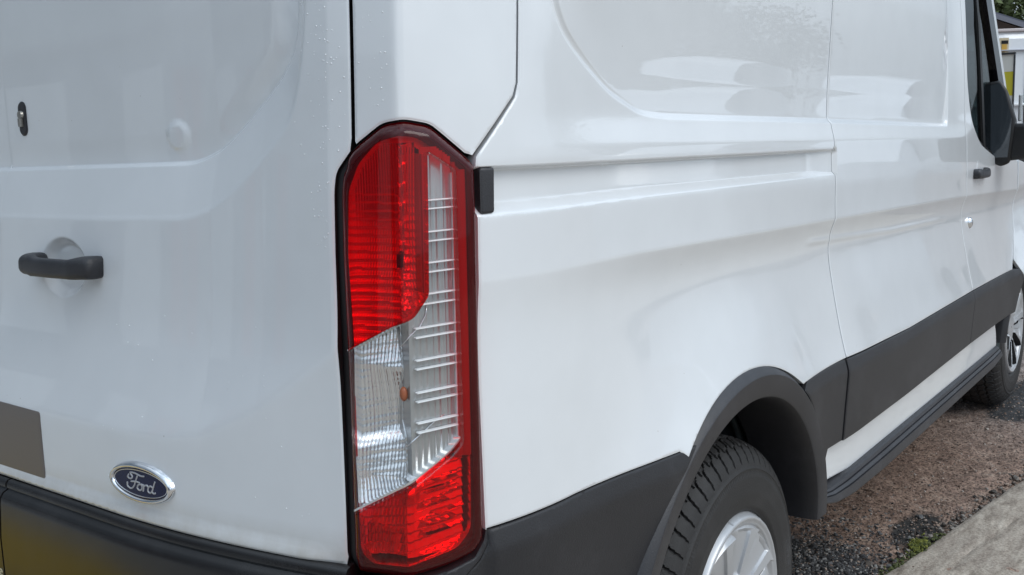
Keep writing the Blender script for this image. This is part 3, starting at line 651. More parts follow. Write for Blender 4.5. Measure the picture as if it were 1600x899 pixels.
# dried water beads on the door edge
prt = []
oct_ = np.array([(1, 0, 0), (-1, 0, 0), (0, 1, 0), (0, -1, 0), (0, 0, 1), (0, 0, -1)], float); of = [(0, 2, 4), (2, 1, 4), (1, 3, 4), (3, 0, 4), (2, 0, 5), (1, 2, 5), (3, 1, 5), (0, 3, 5)]
ds_, dz_ = rng.normal(-.105, .022, 130), rng.uniform(1.20, 1.62, 130); ds_ = np.clip(ds_, -.16, -.072)
ds_ = np.concatenate([ds_, rng.uniform(-.6, -.1, 26), rng.uniform(-.055, -.012, 26)]); dz_ = np.concatenate([dz_, rng.uniform(.82, 1.1, 26), rng.uniform(1.375, 1.6, 26)])
kk = (dz_ > 1.31) | (ds_ < -.1); ds_, dz_ = ds_[kk], dz_[kk]
dp = base(ds_, dz_, np.where(ds_ > -.06, 0, d_rear(ds_, dz_)))
for p in dp: prt.append((oct_*rng.uniform(.0006, .0014)+p, of))
dro = mesh_obj('water_beads', *merge(prt), mat('water_bead', (.9, .92, .94), .05, 0, 1), van); dro['kind'] = 'stuff'

# ------------------------------------------------------------------ front door furniture, cab
handle('door_handle', 2.935, 3.135, 1.150, 1.186, .034, -.002, fdoor)
panel('handle_cup', rounded([(2.99, 1.215), (3.06, 1.215), (3.06, 1.125), (2.99, 1.125)], .03, 5), lambda s, z: .0012+d_side(s, z), M['paint'], fdoor, step=.01, flange=.004)
fc = base(np.array([2.956]), np.array([.995]), d_side(np.array([2.956]), np.array([.995])))[0]
mesh_obj('door_lock', *lathe([(.001, -.012), (.012, -.011), (.019, -.006), (.021, .002)], 24, tuple(fc)), M['chrome'], fdoor)
gl = panel('window_glass', WIN, lambda s, z: -.012+0*s, M['glass'], fdoor, step=.05, flange=0, roll=0)
fr_o = resample(WIN, .02); fr_o = fr_o if area(fr_o) > 0 else fr_o[::-1]
panel('window_seal', offset_in(fr_o, .0005), lambda s, z: -.006+0*s, M['rubber'], fdoor, holes=[offset_in(fr_o, .017)], step=.03, ostep=.02, flange=.02, roll=.001)
def sbar(name, pts, wd, d0, d1, mt, parent):
    V, F = [], []
    for (s, z) in pts:
        for (ds, d) in ((0, d0), (wd, d0), (wd, d1), (0, d1)): V.append(base(np.array([s+ds]), np.array([z]), np.array([d]))[0])
    for i in range(len(pts)-1):
        for j in range(4): F.append((i*4+j, i*4+(j+1) % 4, (i+1)*4+(j+1) % 4, (i+1)*4+j))
    F += [(0, 1, 2, 3), tuple(len(pts)*4-4+j for j in (3, 2, 1, 0))]
    return mesh_obj(name, V, F, mt, parent, sharp=30)
sbar('window_divider', [(3.13, 2.0), (3.10, 1.70), (3.11, 1.45), (3.15, 1.24)], .035, -.022, -.004, M['rubber'], fdoor)
sbar('door_frame', [(3.122, 2.03), (3.225, 1.812), (3.385, 1.50), (3.43, 1.42)], .10, -.03, .004, M['gloss'], fdoor)
# windscreen pillar, screen, bonnet, roof, nose: they close the vehicle round the cab
ap = [(3.225, 2.05), (3.33, 1.83), (3.495, 1.50), (3.66, 1.24), (3.72, 1.20)]
sbar('windscreen_pillar', ap, .05, -.05, .001, M['paint'], van)
def ap_pt(z, yy, bulge):
    s = np.interp(-z, [-2.05, -1.83, -1.50, -1.24], [3.27, 3.37, 3.54, 3.70]); p = base(np.array([s]), np.array([z]), np.array([-.03]))[0]
    t = (yy-.985)/.985; return (p[0]+bulge*(1-t*t), p[1]+(yy)*(2*.985-2*p[1])/1.97, z)
def grid_mesh(name, fn, nu, nv, mt, parent):
    V = [fn(i/(nu-1), j/(nv-1)) for i in range(nu) for j in range(nv)]; F = [(i*nv+j, (i+1)*nv+j, (i+1)*nv+j+1, i*nv+j+1) for i in range(nu-1) for j in range(nv-1)]
    return mesh_obj(name, V, F, mt, parent)
grid_mesh('windscreen', lambda u, v: ap_pt(1.22+(2.02-1.22)*u, 1.97*v, .16), 8, 14, M['glass'], van)
def roof(u, v):
    x = -.0+.20+u*3.25; t = (v-.5)*2; y = .985+t*.845; return (x, y, 2.50+.04*(1-t*t)-.165*abs(t)**6-.38*max(0, (u-.82)/.18)**1.6-.08*max(0, (.06-u)/.06))
grid_mesh('roof', roof, 24, 19, M['paint'], van)
for sgn in (0, 1):
    def cant(u, v):
        s = .16+u*3.05; p = base(np.array([s]), np.array([np.interp(s, [2.9, 3.21], [2.31, 2.06])]), np.array([0.]))[0]; q = roof(min(1, max(0, (p[0]-.20)/3.25)), 0); P = np.array(p)*(1-v)+np.array(q)*v; y = P[1]-.02*math.sin(v*math.pi)
        return (P[0], y if sgn == 0 else 1.97-y, P[2])
    grid_mesh('cant_rail', cant, 20, 6, M['paint'], van)
def header(u, v):
    s = SEAM_S+u*(.16-SEAM_S); p = base(np.array([s]), np.array([2.325]), np.array([0.]))[0]; q = roof(0, .5-.5*min(1, (u))); P = np.array(p)*(1-v)+np.array(q)*v; return tuple(P)
grid_mesh('roof_header', header, 16, 4, M['paint'], van); grid_mesh('roof_header', lambda u, v: (header(u, v)[0], 1.97-header(u, v)[1], header(u, v)[2]), 16, 4, M['paint'], van)
grid_mesh('bonnet', lambda u, v: (3.92+1.02*u+.14*(1-(2*v-1)**2), .06+1.85*v, 1.215-.14*u-.10*u**4+.05*(1-(2*v-1)**2)*(1-u)), 12, 14, M['paint'], van)
grid_mesh('front_bumper', lambda u, v: (4.93+.16*math.sin(u*2.6)+.12*(1-(2*v-1)**4), .03+1.91*v, .96-.66*u), 10, 16, M['plastic'], van)
grid_mesh('scuttle', lambda u, v: (3.78+.16*u+.15*(1-(2*v-1)**2), .04+1.89*v, 1.225-.015*u), 4, 12, M['plastic'], van)
box_obj('floor_pan', (2.4, .985, .52), (4.6, 1.60, .10), M['void'], van)
box_obj('dashboard', (3.60, .985, 1.08), (.45, 1.75, .22), M['seat'], van, .04)
box_obj('cab_bulkhead', (2.93, .985, 1.4), (.03, 1.75, 1.7), M['seat'], van)
for y in (.45, 1.45):
    st = box_obj('cab_seat', (3.24, y, .95), (.50, .50, .16), M['seat'], van, .04)
    bk = box_obj('seat_back', (3.04, y, 1.27), (.13, .48, .62), M['seat'], st, .05); box_obj('headrest', (3.03, y, 1.66), (.10, .27, .17), M['seat'], st, .04)
# door mirror
def prism(name, prof, x0, x1, mt, parent, bev=.012, taper=.8):
    c = np.mean(prof, 0); n = len(prof); V = [(x0, y, z) for y, z in prof]+[(x1, c[0]+(y-c[0])*taper, c[1]+(z-c[1])*taper) for y, z in prof]
    F = [tuple(range(n)), tuple(range(2*n-1, n-1, -1))]+[(i, n+i, n+(i+1) % n, (i+1) % n) for i in range(n)]
    o = mesh_obj(name, V, F, mt, parent, smooth=False)
    if bev: q = o.modifiers.new('bevel', 'BEVEL'); q.width = bev; q.segments = 3
    o.data.shade_smooth(); o.data.set_sharp_from_angle(angle=R(40)); return o
mir = prism('door_mirror', [(.055, 1.500), (-.005, 1.512), (-.030, 1.47), (-.062, 1.36), (-.060, 1.30), (-.050, 1.19), (-.015, 1.175), (.03, 1.20), (.06, 1.24)], 3.46, 3.60, mat('mirror_black', (.008, .008, .009), .4), van, .015, .7)
prism('mirror_glass', [(.045, 1.485), (-.004, 1.495), (-.024, 1.46), (-.050, 1.36), (-.048, 1.30), (-.040, 1.215), (.03, 1.215), (.048, 1.25)], 3.455, 3.459, M['mirror'], mir, .0)
prism('mirror_arm', [(-.02, 1.345), (-.19, 1.340), (-.21, 1.30), (-.20, 1.215), (.0, 1.195)], 3.47, 3.62, M['rubber'], mir, .02, .75)
box_obj('mirror_bracket', (3.53, -.066, 1.40), (.03, .010, .10), M['tray'], mir, .004)

# ------------------------------------------------------------------ wheels
def tyre_mesh():
    Ro, W = .360, .215; na, nw = 960, 72
    ang = np.linspace(0, 2*np.pi, na, endpoint=False); t = np.linspace(0, 1, nw)
    # profile from bead (outer face) over tread to bead (inner face): control points (radius, y) ; y=0 is outermost sidewall
    cp = np.array([(.212, .012), (.222, .004), (.25, .000), (.285, .001), (.298, .004), (.301, .0022), (.304, .006), (.314, .009), (.326, .015), (.338, .025), (.347, .037), (.3545, .055), (.3590, .08), (.360, .107), (.3595, .135), (.357, .16), (.352, .178), (.34, .195), (.30, .212), (.25, .214), (.212, .20)])
    cl = np.concatenate([[0], np.cumsum(np.hypot(*np.diff(cp, axis=0).T))]); cl /= cl[-1]
    tt = np.concatenate([np.linspace(0, .20, 22), np.linspace(.205, .70, 64), np.linspace(.72, 1, 8)]); r = np.interp(tt, cl, cp[:, 0]); y = np.interp(tt, cl, cp[:, 1])
    A, T = np.meshgrid(ang, tt, indexing='ij'); Rr = np.tile(r, (na, 1)); Y = np.tile(y, (na, 1))
    ph = A/(2*np.pi)
    def zig(u): return np.abs(((u) % 1)-.5)*4-1
    dep = np.zeros_like(Rr)
    tread = (Y > .0085) & (Y < .19) & (Rr > .309)
    for yc, amp, wd in ((.066, .0045, .0035), (.100, .003, .004), (.135, .004, .0035)): dep = np.maximum(dep, .008*(np.abs(Y-yc-amp*zig(ph*60)) < wd))
    # shoulder sipes: a kinked slot across each block
    u = (ph*60+(Y-.03)*9+.22*np.tanh((Y-.036)*300)) % 1; dep = np.maximum(dep, .008*((u < .14) & (Y < .066))*sstep(.310, .318, Rr))
    u = (ph*60+.5+(Y-.03)*9) % 1; dep = np.maximum(dep, .0055*((u < .11) & (Y < .056) & (Y > .030)))
    u = (ph*60-(Y-.08)*14) % 1; dep = np.maximum(dep, .006*((u < .12) & (Y > .070) & (Y < .131)))
    u = (ph*60-(Y-.03)*9) % 1; dep = np.maximum(dep, .006*((u < .13) & (Y > .138)))
    Rr = Rr-dep*tread
    side = (Rr > .288) & (Rr < .297) & (Y < .03); Y = Y+side*.0009*(np.sin(ph*2*np.pi*260) > 0)
    ltr = (Rr > .262) & (Rr < .283) & (Y < .01) & (((ph*2) % 1 < .11)) & (np.sin(ph*2*np.pi*170+np.sin(ph*900)*2) > .1); Y = Y-ltr*.0012
    V = np.stack([Rr*np.cos(A), Y, Rr*np.sin(A)], -1).reshape(-1, 3); n2 = len(tt); idx = np.arange(na*n2).reshape(na, n2); nx_ = np.roll(idx, -1, 0)
    F = np.stack([idx[:, :-1], idx[:, 1:], nx_[:, 1:], nx_[:, :-1]], -1).reshape(-1, 4)
    return V, F
def cap_mesh():
    k = 9; r = np.unique(np.concatenate([np.linspace(.004, .06, 8), np.linspace(.06, .18, 34), np.linspace(.18, .214, 22)])); nr = len(r)
    half = np.interp(r, [.03, .075, .17, .184], [.5, .31, .39, .5]); rows, hts, on_ = [], [], []
    rim = sstep(.180, .186, r); hub = sstep(.070, .058, r); cl = np.maximum(rim, hub)
    face = .004+.012*sstep(.19, .05, r)-.005*np.exp(-((r-.2)/.006)**2)+.012*sstep(.204, .214, r)+.004*sstep(.189, .186, r)*sstep(.180, .183, r)
    inr = sstep(.078, .088, r)*sstep(.178, .174, r)
    for c in range(k):
        for nm in (-1, -.94, -.5, -.46, -.40, 0, .40, .46, .5, .94, 1, 1.04, 1.5):
            if abs(nm) <= 1: ph = nm*half
            else: ph = np.where(nm < 1.2, half+.03*(1-cl), .5) if nm < 1.2 else np.full(nr, .5)
            ph = np.minimum(ph, .5)
            ch = .0055*inr*(1 if abs(nm) < .45 else 0)
            tl = .011*ph/.5*(1-cl)*(1 if abs(nm) <= 1 else 0)
            if abs(nm) <= .95: y = face+ch+tl; o = np.ones(nr)
            elif abs(nm) <= 1: y = face+tl+.002*(1-cl); o = np.ones(nr)
            else: y = face+.034*(1-cl); o = cl
            rows.append((c+ph)*2*np.pi/k); hts.append(y); on_.append(o)
    A = np.array(rows); Y = np.array(hts); O_ = np.array(on_); Rr = np.tile(r, (len(A), 1)); na = len(A)
    V = np.stack([Rr*np.cos(A), Y, Rr*np.sin(A)], -1).reshape(-1, 3); idx = np.arange(na*nr).reshape(na, nr); nx_ = np.roll(idx, -1, 0)
    F = np.stack([idx[:, :-1], idx[:, 1:], nx_[:, 1:], nx_[:, :-1]], -1).reshape(-1, 4); on2 = np.minimum(O_, np.roll(O_, -1, 0)); mi = (on2[:, :-1] < .3).reshape(-1).astype(int)
    return V, F, mi
tv, tf = tyre_mesh(); cv, cf, cmi = cap_mesh()
def make_wheel(loc, spin):
    wl = empty('wheel', loc, None, None); wl.parent = van; wl.rotation_euler = (0, spin, 0)
    t = mesh_obj('tyre', tv, tf, M['tyre'], wl, sharp=35)
    c = mesh_obj('wheel_trim', cv, cf, [M['silver'], M['void']], wl, sharp=38); c.data.polygons.foreach_set('material_index', cmi)
    mesh_obj('brake_drum', *lathe([(.01, .09), (.17, .09), (.17, .17), (.01, .17)], 48), M['void'], wl)
    return wl
wheel = make_wheel((1.055, .010, .366), .05)
def copy_tree(o, parent=None):
    c = o.copy(); col.objects.link(c)
    if parent is not None: c.parent = parent
    for ch in list(o.children): copy_tree(ch, c)
    return c
w2 = copy_tree(wheel, van); w2.scale = (1.05, 1.05, 1.05); w2.location = (4.40, .060, .386); w2.rotation_euler = (0, .31, 0)
# the far flank mirrors the near one
mirrored = [o for o in van.children if o.name.split('.')[0] in ('rear_door', 'corner_pillar', 'rear_side_panel', 'cargo_side_panel', 'front_door', 'front_wing', 'sill_panel', 'rear_corner_moulding', 'side_moulding', 'arch_moulding', 'arch_liner', 'rear_bumper', 'bumper_corner', 'tail_lamp', 'lamp_pocket', 'light_shield', 'windscreen_pillar', 'wheel', 'side_step')]
for o in mirrored:
    c = o.copy(); col.objects.link(c); c.parent = van; c.scale = (1, -1, 1); c.location = (o.location.x, 2*SEAM_Y-o.location.y, o.location.z)
    if o.name.startswith(('tail_lamp', 'wheel', 'front_door')):
        for ch in list(o.children):
            if ch.name.startswith(('louvre', 'rib', 'wire', 'partition', 'door_lock', 'handle_cup')): continue
            d = ch.copy(); col.objects.link(d); d.parent = c

# ------------------------------------------------------------------ yard ground (one sheet, finely modelled where the photograph shows it)
def vnoise(x, y, seed):
    r = np.random.default_rng(seed).random((256, 256)); xi, yi = np.floor(x).astype(int), np.floor(y).astype(int); fx, fy = x-xi, y-yi
    fx, fy = fx*fx*(3-2*fx), fy*fy*(3-2*fy); g = lambda a, b: r[a % 256, b % 256]
    return (g(xi, yi)*(1-fx)+g(xi+1, yi)*fx)*(1-fy)+(g(xi, yi+1)*(1-fx)+g(xi+1, yi+1)*fx)*fy
def fbm(x, y, f, o, seed): return sum(vnoise(x*f*2**i+17*i, y*f*2**i+9*i, seed+i)*.5**i for i in range(o))/sum(.5**i for i in range(o))
EDGE = lambda x: .433-.1793*x          # concrete apron's edge line: apron on the -y side
def edge_n(x): return EDGE(x)+.030*(fbm(x, x*0, 3, 4, 5)-.5)
gx = np.concatenate([-np.geomspace(200, 1, 26), np.arange(-.9, 1.7, .1), np.arange(1.7, 4.2, .009), np.arange(4.2, 7.5, .03), np.geomspace(7.6, 260, 26)])
gy = np.concatenate([-np.geomspace(200, .9, 24), np.arange(-.85, -.46, .05), np.arange(-.45, 1.0, .010), np.arange(1.0, 3.0, .08), np.geomspace(3.1, 220, 24)])
GX, GY = np.meshgrid(gx, gy, indexing='ij'); a, b = GX.shape
near = sstep(9, 6, GX)*sstep(-3, -1, GX)*sstep(-3, -1, GY)*sstep(4, 2, GY)
GZ = near*(.020*(fbm(GX, GY, 9, 3, 1)-.5)+.012*(fbm(GX, GY, 45, 3, 2)-.5)+.010*(fbm(GX, GY, 1.2, 2, 3)-.5))
GZ -= .012*sstep(.055, 0, np.abs(GY-EDGE(GX)-.02))*near
GZ -= .010*np.exp(-((GX-2.62)/.16)**2-((GY-.05)/.07)**2)
idx = np.arange(a*b).reshape(a, b); F = np.stack([idx[:-1, :-1], idx[1:, :-1], idx[1:, 1:], idx[:-1, 1:]], -1).reshape(-1, 4)
def ground_mat():
    mm = mat('worn_tarmac', (.1, .08, .07), .85); n, l, bs = nodes(mm)
    c = n.new('ShaderNodeTexCoord'); o_ = c.outputs['Object']; sx = n.new('ShaderNodeSeparateXYZ'); l.new(o_, sx.inputs[0])
    big = noise(n, l, 1.3, 5, .6, o_); mid = noise(n, l, 16, 5, .7, o_); fine = noise(n, l, 95, 3, .7, o_); 
    brown = ramp(n, l, mid, [(.28, (.11, .072, .055)), (.45, (.25, .165, .125)), (.58, (.33, .23, .175)), (.75, (.42, .33, .27))])
    pink = ramp(n, l, mid, [(.3, (.14, .11, .098)), (.5, (.26, .21, .185)), (.7, (.37, .315, .285))])
    m1 = n.new('ShaderNodeMapRange'); m1.inputs[1].default_value = 3.5; m1.inputs[2].default_value = 4.6; l.new(sx.outputs[0], m1.inputs[0])
    c1 = mixc(n, l, m1.outputs[0], brown, pink)
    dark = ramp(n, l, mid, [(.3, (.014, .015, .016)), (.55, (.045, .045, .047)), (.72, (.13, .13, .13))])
    # dark loose chippings: near the rear wheel, in a hollow by the apron, and a patch by the front wheel
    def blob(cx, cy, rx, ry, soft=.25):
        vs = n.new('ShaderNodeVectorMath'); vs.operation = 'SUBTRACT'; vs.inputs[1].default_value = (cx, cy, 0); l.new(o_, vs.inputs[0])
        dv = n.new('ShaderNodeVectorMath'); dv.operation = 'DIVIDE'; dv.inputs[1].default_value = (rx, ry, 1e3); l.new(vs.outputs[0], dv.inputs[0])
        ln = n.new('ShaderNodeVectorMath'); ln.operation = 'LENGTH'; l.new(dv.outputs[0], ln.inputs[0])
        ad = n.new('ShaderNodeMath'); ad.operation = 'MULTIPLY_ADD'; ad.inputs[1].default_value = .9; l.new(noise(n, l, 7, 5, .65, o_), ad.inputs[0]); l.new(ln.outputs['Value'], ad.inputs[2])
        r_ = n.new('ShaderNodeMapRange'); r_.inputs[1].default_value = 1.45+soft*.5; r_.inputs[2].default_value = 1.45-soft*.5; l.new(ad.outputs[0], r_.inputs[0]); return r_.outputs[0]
    m2 = n.new('ShaderNodeMapRange'); m2.inputs[1].default_value = .6; m2.inputs[2].default_value = -.2; l.new(sx.outputs[0], m2.inputs[0])
    c1 = mixc(n, l, m2.outputs[0], c1, ramp(n, l, mid, [(.3, (.30, .30, .295)), (.5, (.44, .435, .42)), (.7, (.52, .51, .49))]))  # ground behind the van made paler to bounce light onto its rear
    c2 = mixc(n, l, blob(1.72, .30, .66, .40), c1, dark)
    c2 = mixc(n, l, blob(2.62, .05, .17, .075), c2, ramp(n, l, mid, [(.3, (.022, .021, .02)), (.7, (.05, .046, .042))]))
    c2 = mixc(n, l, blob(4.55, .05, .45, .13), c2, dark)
    grit = ramp(n, l, fine, [(.40, (.18, .17, .165)), (.50, (.95, .95, .95)), (.66, (1.35, 1.3, 1.27))])
    q = n.new('ShaderNodeMix'); q.data_type = 'RGBA'; q.blend_type = 'MULTIPLY'; q.inputs[0].default_value = .8; l.new(c2, q.inputs[6]); l.new(grit, q.inputs[7])
    l.new(q.outputs[2], bs.inputs['Base Color'])
    rr = ramp(n, l, big, [(.4, (.9, .9, .9)), (.7, (.6, .6, .6))]); l.new(rr, bs.inputs['Roughness'])
    bump(n, l, bs, fine, .9, .006); return mm
tag(mesh_obj('ground', np.stack([GX, GY, GZ], -1).reshape(-1, 3), F, ground_mat()), None, None, kind='structure')

def slab_mat():
    mm = mat('weathered_concrete', (.3, .27, .23), .85); n, l, bs = nodes(mm); c = n.new('ShaderNodeTexCoord'); o_ = c.outputs['Object']
    mp_ = n.new('ShaderNodeMapping'); mp_.inputs['Rotation'].default_value = (0, 0, R(35)); mp_.inputs['Scale'].default_value = (1, 3.2, 1); l.new(o_, mp_.inputs[0])
    a_ = noise(n, l, 9, 6, .68, mp_.outputs[0]); f = noise(n, l, 120, 3, .7, o_); g_ = noise(n, l, 2.2, 4, .6, o_)
    c1 = ramp(n, l, a_, [(.30, (.17, .135, .105)), (.43, (.34, .285, .23)), (.56, (.49, .425, .35)), (.7, (.60, .535, .45))])
    c2 = mixc(n, l, ramp(n, l, g_, [(.4, (0, 0, 0)), (.65, (.6, .6, .6))]), c1, (.32, .265, .22))
    q = n.new('ShaderNodeMix'); q.data_type = 'RGBA'; q.blend_type = 'MULTIPLY'; q.inputs[0].default_value = .6; l.new(c2, q.inputs[6]); l.new(ramp(n, l, f, [(.35, (.45, .45, .45)), (.6, (1.15, 1.15, 1.15))]), q.inputs[7])
    l.new(q.outputs[2], bs.inputs['Base Color']); bump(n, l, bs, f, .7, .004); return mm
ux = np.concatenate([np.linspace(-30, 1.6, 30), np.arange(1.65, 4.6, .012), np.linspace(4.65, 9, 30)]); vv = np.concatenate([[0, .0005], np.arange(.008, .5, .012), np.geomspace(.52, 16, 20)])
U, Vv = np.meshgrid(ux, vv, indexing='ij'); SY = edge_n(U)-Vv; nn_ = sstep(-1, 1, U)*sstep(3, 1.5, Vv)
SZ = .012+nn_*(.006*(fbm(U*.8+SY, SY*2.4, 10, 4, 21)-.5)+.008*(fbm(U, SY, 2, 2, 31)-.5))-.010*np.exp(-Vv/.012)*nn_
crack = np.abs(SY-(-.10-.16*(U-2.55)+.03*(fbm(U, U*0, 6, 3, 44)-.5)-.05)); SZ -= .007*np.exp(-(crack/.006)**2)*sstep(2.25, 2.4, U)*sstep(3.1, 2.8, U)
SZ[:, 0] = -.05
a, b = U.shape; idx = np.arange(a*b).reshape(a, b); F = np.stack([idx[:-1, :-1], idx[:-1, 1:], idx[1:, 1:], idx[1:, :-1]], -1).reshape(-1, 4)
tag(mesh_obj('concrete_apron', np.stack([U, SY, SZ], -1).reshape(-1, 3), F, slab_mat(), sharp=50), None, None, kind='structure')

# loose chippings and pebbles
ico = []
g_ = (1+5**.5)/2
iv = np.array([(-1, g_, 0), (1, g_, 0), (-1, -g_, 0), (1, -g_, 0), (0, -1, g_), (0, 1, g_), (0, -1, -g_), (0, 1, -g_), (g_, 0, -1), (g_, 0, 1), (-g_, 0, -1), (-g_, 0, 1)])/1.9
if_ = np.array([(0, 11, 5), (0, 5, 1), (0, 1, 7), (0, 7, 10), (0, 10, 11), (1, 5, 9), (5, 11, 4), (11, 10, 2), (10, 7, 6), (7, 1, 8), (3, 9, 4), (3, 4, 2), (3, 2, 6), (3, 6, 8), (3, 8, 9), (4, 9, 5), (2, 4, 11), (6, 2, 10), (8, 6, 7), (9, 8, 1)])
def stones(name, P, size, cols):
    n_ = len(P); sz = size*rng.lognormal(0, .35, n_); sc_ = rng.uniform(.6, 1.25, (n_, 1, 3)); jit = rng.uniform(.75, 1.2, (n_, 12, 1)); th = rng.uniform(0, 6.28, n_)
    V = iv[None]*sc_*jit*sz[:, None, None]; c, s = np.cos(th), np.sin(th); x = V[..., 0]*c[:, None]-V[..., 1]*s[:, None]; y = V[..., 0]*s[:, None]+V[..., 1]*c[:, None]
    V = np.stack([x, y, V[..., 2]*.75], -1)+P[:, None, :]; F = (if_[None]+12*np.arange(n_)[:, None, None]).reshape(-1, 3)
    mm = mat(name+'_stone', (.1, .1, .1), .8); nn2, ll, bb = nodes(mm); g = nn2.new('ShaderNodeNewGeometry'); ll.new(ramp(nn2, ll, g.outputs['Random Per Island'], cols), bb.inputs['Base Color'])
    o = mesh_obj(name, V.reshape(-1, 3), F, mm, smooth=False); tag(o, None, None, kind='stuff'); return o
def gz(x, y): return .020*(fbm(x, y, 9, 3, 1)-.5)+.012*(fbm(x, y, 45, 3, 2)-.5)+.010*(fbm(x, y, 1.2, 2, 3)-.5)
n_ = 15000; px_ = rng.normal(1.88, .32, n_); py_ = rng.normal(.30, .19, n_); k = (py_ > EDGE(px_)+.01) & (px_ > 1.35); px_, py_ = px_[k], py_[k]
stones('dark_chippings', np.stack([px_, py_, gz(px_, py_)+.000], 1), .0040, [(0, (.018, .018, .019)), (.5, (.06, .06, .063)), (.85, (.14, .14, .14)), (.97, (.34, .33, .31))])
n_ = 22000; px_ = 1.6+4.2*rng.uniform(0, 1, n_)**1.5; py_ = rng.uniform(-.5, 1.2, n_); k = py_ > EDGE(px_)+.005; px_, py_ = px_[k], py_[k]
stones('brown_grit', np.stack([px_, py_, gz(px_, py_)+.0005], 1), .0031, [(0, (.05, .035, .03)), (.35, (.21, .14, .105)), (.8, (.34, .25, .195)), (.96, (.42, .37, .33))])
n_ = 520; px_ = rng.uniform(2.1, 5.0, n_); py_ = EDGE(px_)+np.abs(rng.normal(.0, .035, n_))+.004
stones('edge_pebbles', np.stack([px_, py_, gz(px_, py_)-.004], 1), .0062, [(0, (.03, .028, .025)), (.5, (.12, .10, .085)), (.9, (.30, .27, .24))])
# moss tuft in the joint
n_ = 420; q = rng.normal(0, 1, (n_, 2)); mxp, myp = 2.475+q[:, 0]*.026, .010+q[:, 1]*.011
mo_ = stones('moss', np.stack([mxp, myp, gz(mxp, myp)+.004+.008*np.exp(-q[:, 0]**2)], 1), 0.0036, [(0, (.04, .05, .008)), (.5, (.10, .115, .015)), (1, (.20, .20, .03))])
n_ = 260; px_ = rng.uniform(2.2, 2.62, n_); py_ = EDGE(px_)+rng.normal(.008, .010, n_)
stones('moss', np.stack([px_, py_, gz(px_, py_)], 1), .0045, [(0, (.03, .04, .012)), (1, (.10, .11, .03))])

# ------------------------------------------------------------------ things beyond the van's nose
PW = mat('pale_van_paint', (.84, .855, .88), .3, 0, 1)
bv2 = empty('parked_van', (13.0, 1.5, 0), 'pale high roof van parked side on beyond the door mirror, with a yellow sticker', 'van')
bv2.rotation_euler = (0, 0, R(35))
def bpart(name, c, size, mt, bev=.0, par=bv2, org=(13.0, 1.5, 0)): return box_obj(name, (c[0]-org[0], c[1]-org[1], c[2]-org[2]), size, mt, par, bev)
bpart('body', (14.0, .2, 1.53), (2.0, 5.2, 1.98), PW, .12); bpart('roof_gutter', (13.02, .2, 2.505), (.06, 5.1, .035), mat('gutter_trim', (.62, .55, .54), .5), .008)
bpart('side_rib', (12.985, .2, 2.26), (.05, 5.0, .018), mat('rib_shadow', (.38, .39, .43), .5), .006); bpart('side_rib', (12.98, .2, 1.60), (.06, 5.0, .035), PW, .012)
bpart('side_moulding', (12.985, .2, .95), (.05, 5.0, .20), M['plastic'], .02); bpart('door_seam', (12.996, 1.42, 1.5), (.012, .012, 1.7), M['rubber'])
for yy in (-1.5, 1.75):
    t = mesh_obj('wheel', *lathe([(.2, -.0), (.30, -.01), (.35, .04), (.35, .2), (.2, .22)], 40), M['tyre'], bv2); t.rotation_euler = (0, 0, R(-90)); t.location = (.03, yy-1.5, .35)
    mesh_obj('wheel_trim', *lathe([(.01, -.01), (.12, -.012), (.2, 0)], 32), M['silver'], t)
stk = bpart('sticker', (12.985, 1.700, 2.32), (.012, .11, .185), mat('cream_sticker', (.62, .52, .36), .5))
for c, s_, mt in (((12.976, 1.70, 2.29), (.008, .06, .09), mat('amber_print', (.60, .35, .06), .5)), ((12.976, 1.695, 2.36), (.008, .08, .04), M['void']), ((12.976, 1.71, 2.25), (.008, .03, .025), M['void'])):
    bpart('sticker_print', c, s_, mt, 0, stk, (0, 0, 0)).matrix_parent_inverse = Matrix.Translation((-13.0*0, 0, 0)); stk.children[-1].location = (-13.0, -1.5, 0)
ban = empty('banner_board', (12.5, 1.5, 0), 'white and yellow upright sign board standing in front of the pale van', 'sign board')
bo = (12.5, 1.5, 0)
bpart('white_panel', (12.5, 1.556, 2.084), (.03, .16, .20), mat('banner_white', (.72, .70, .63), .6), 0, ban, bo); bpart('yellow_panel', (12.5, 1.556, 1.842), (.03, .16, .282), mat('banner_yellow', (.58, .50, .03), .6), 0, ban, bo)
bpart('white_panel', (12.5, 1.556, 1.10), (.03, .16, 1.20), mat('banner_lower', (.66, .64, .58), .6), 0, ban, bo)
bpart('top_bar', (12.49, 1.551, 2.195), (.05, .19, .022), M['plastic2'], 0, ban, bo)
for yy in (1.465, 1.645): bpart('post', (12.49, yy, 1.09), (.04, .014, 2.18), M['plastic2'], 0, ban, bo)
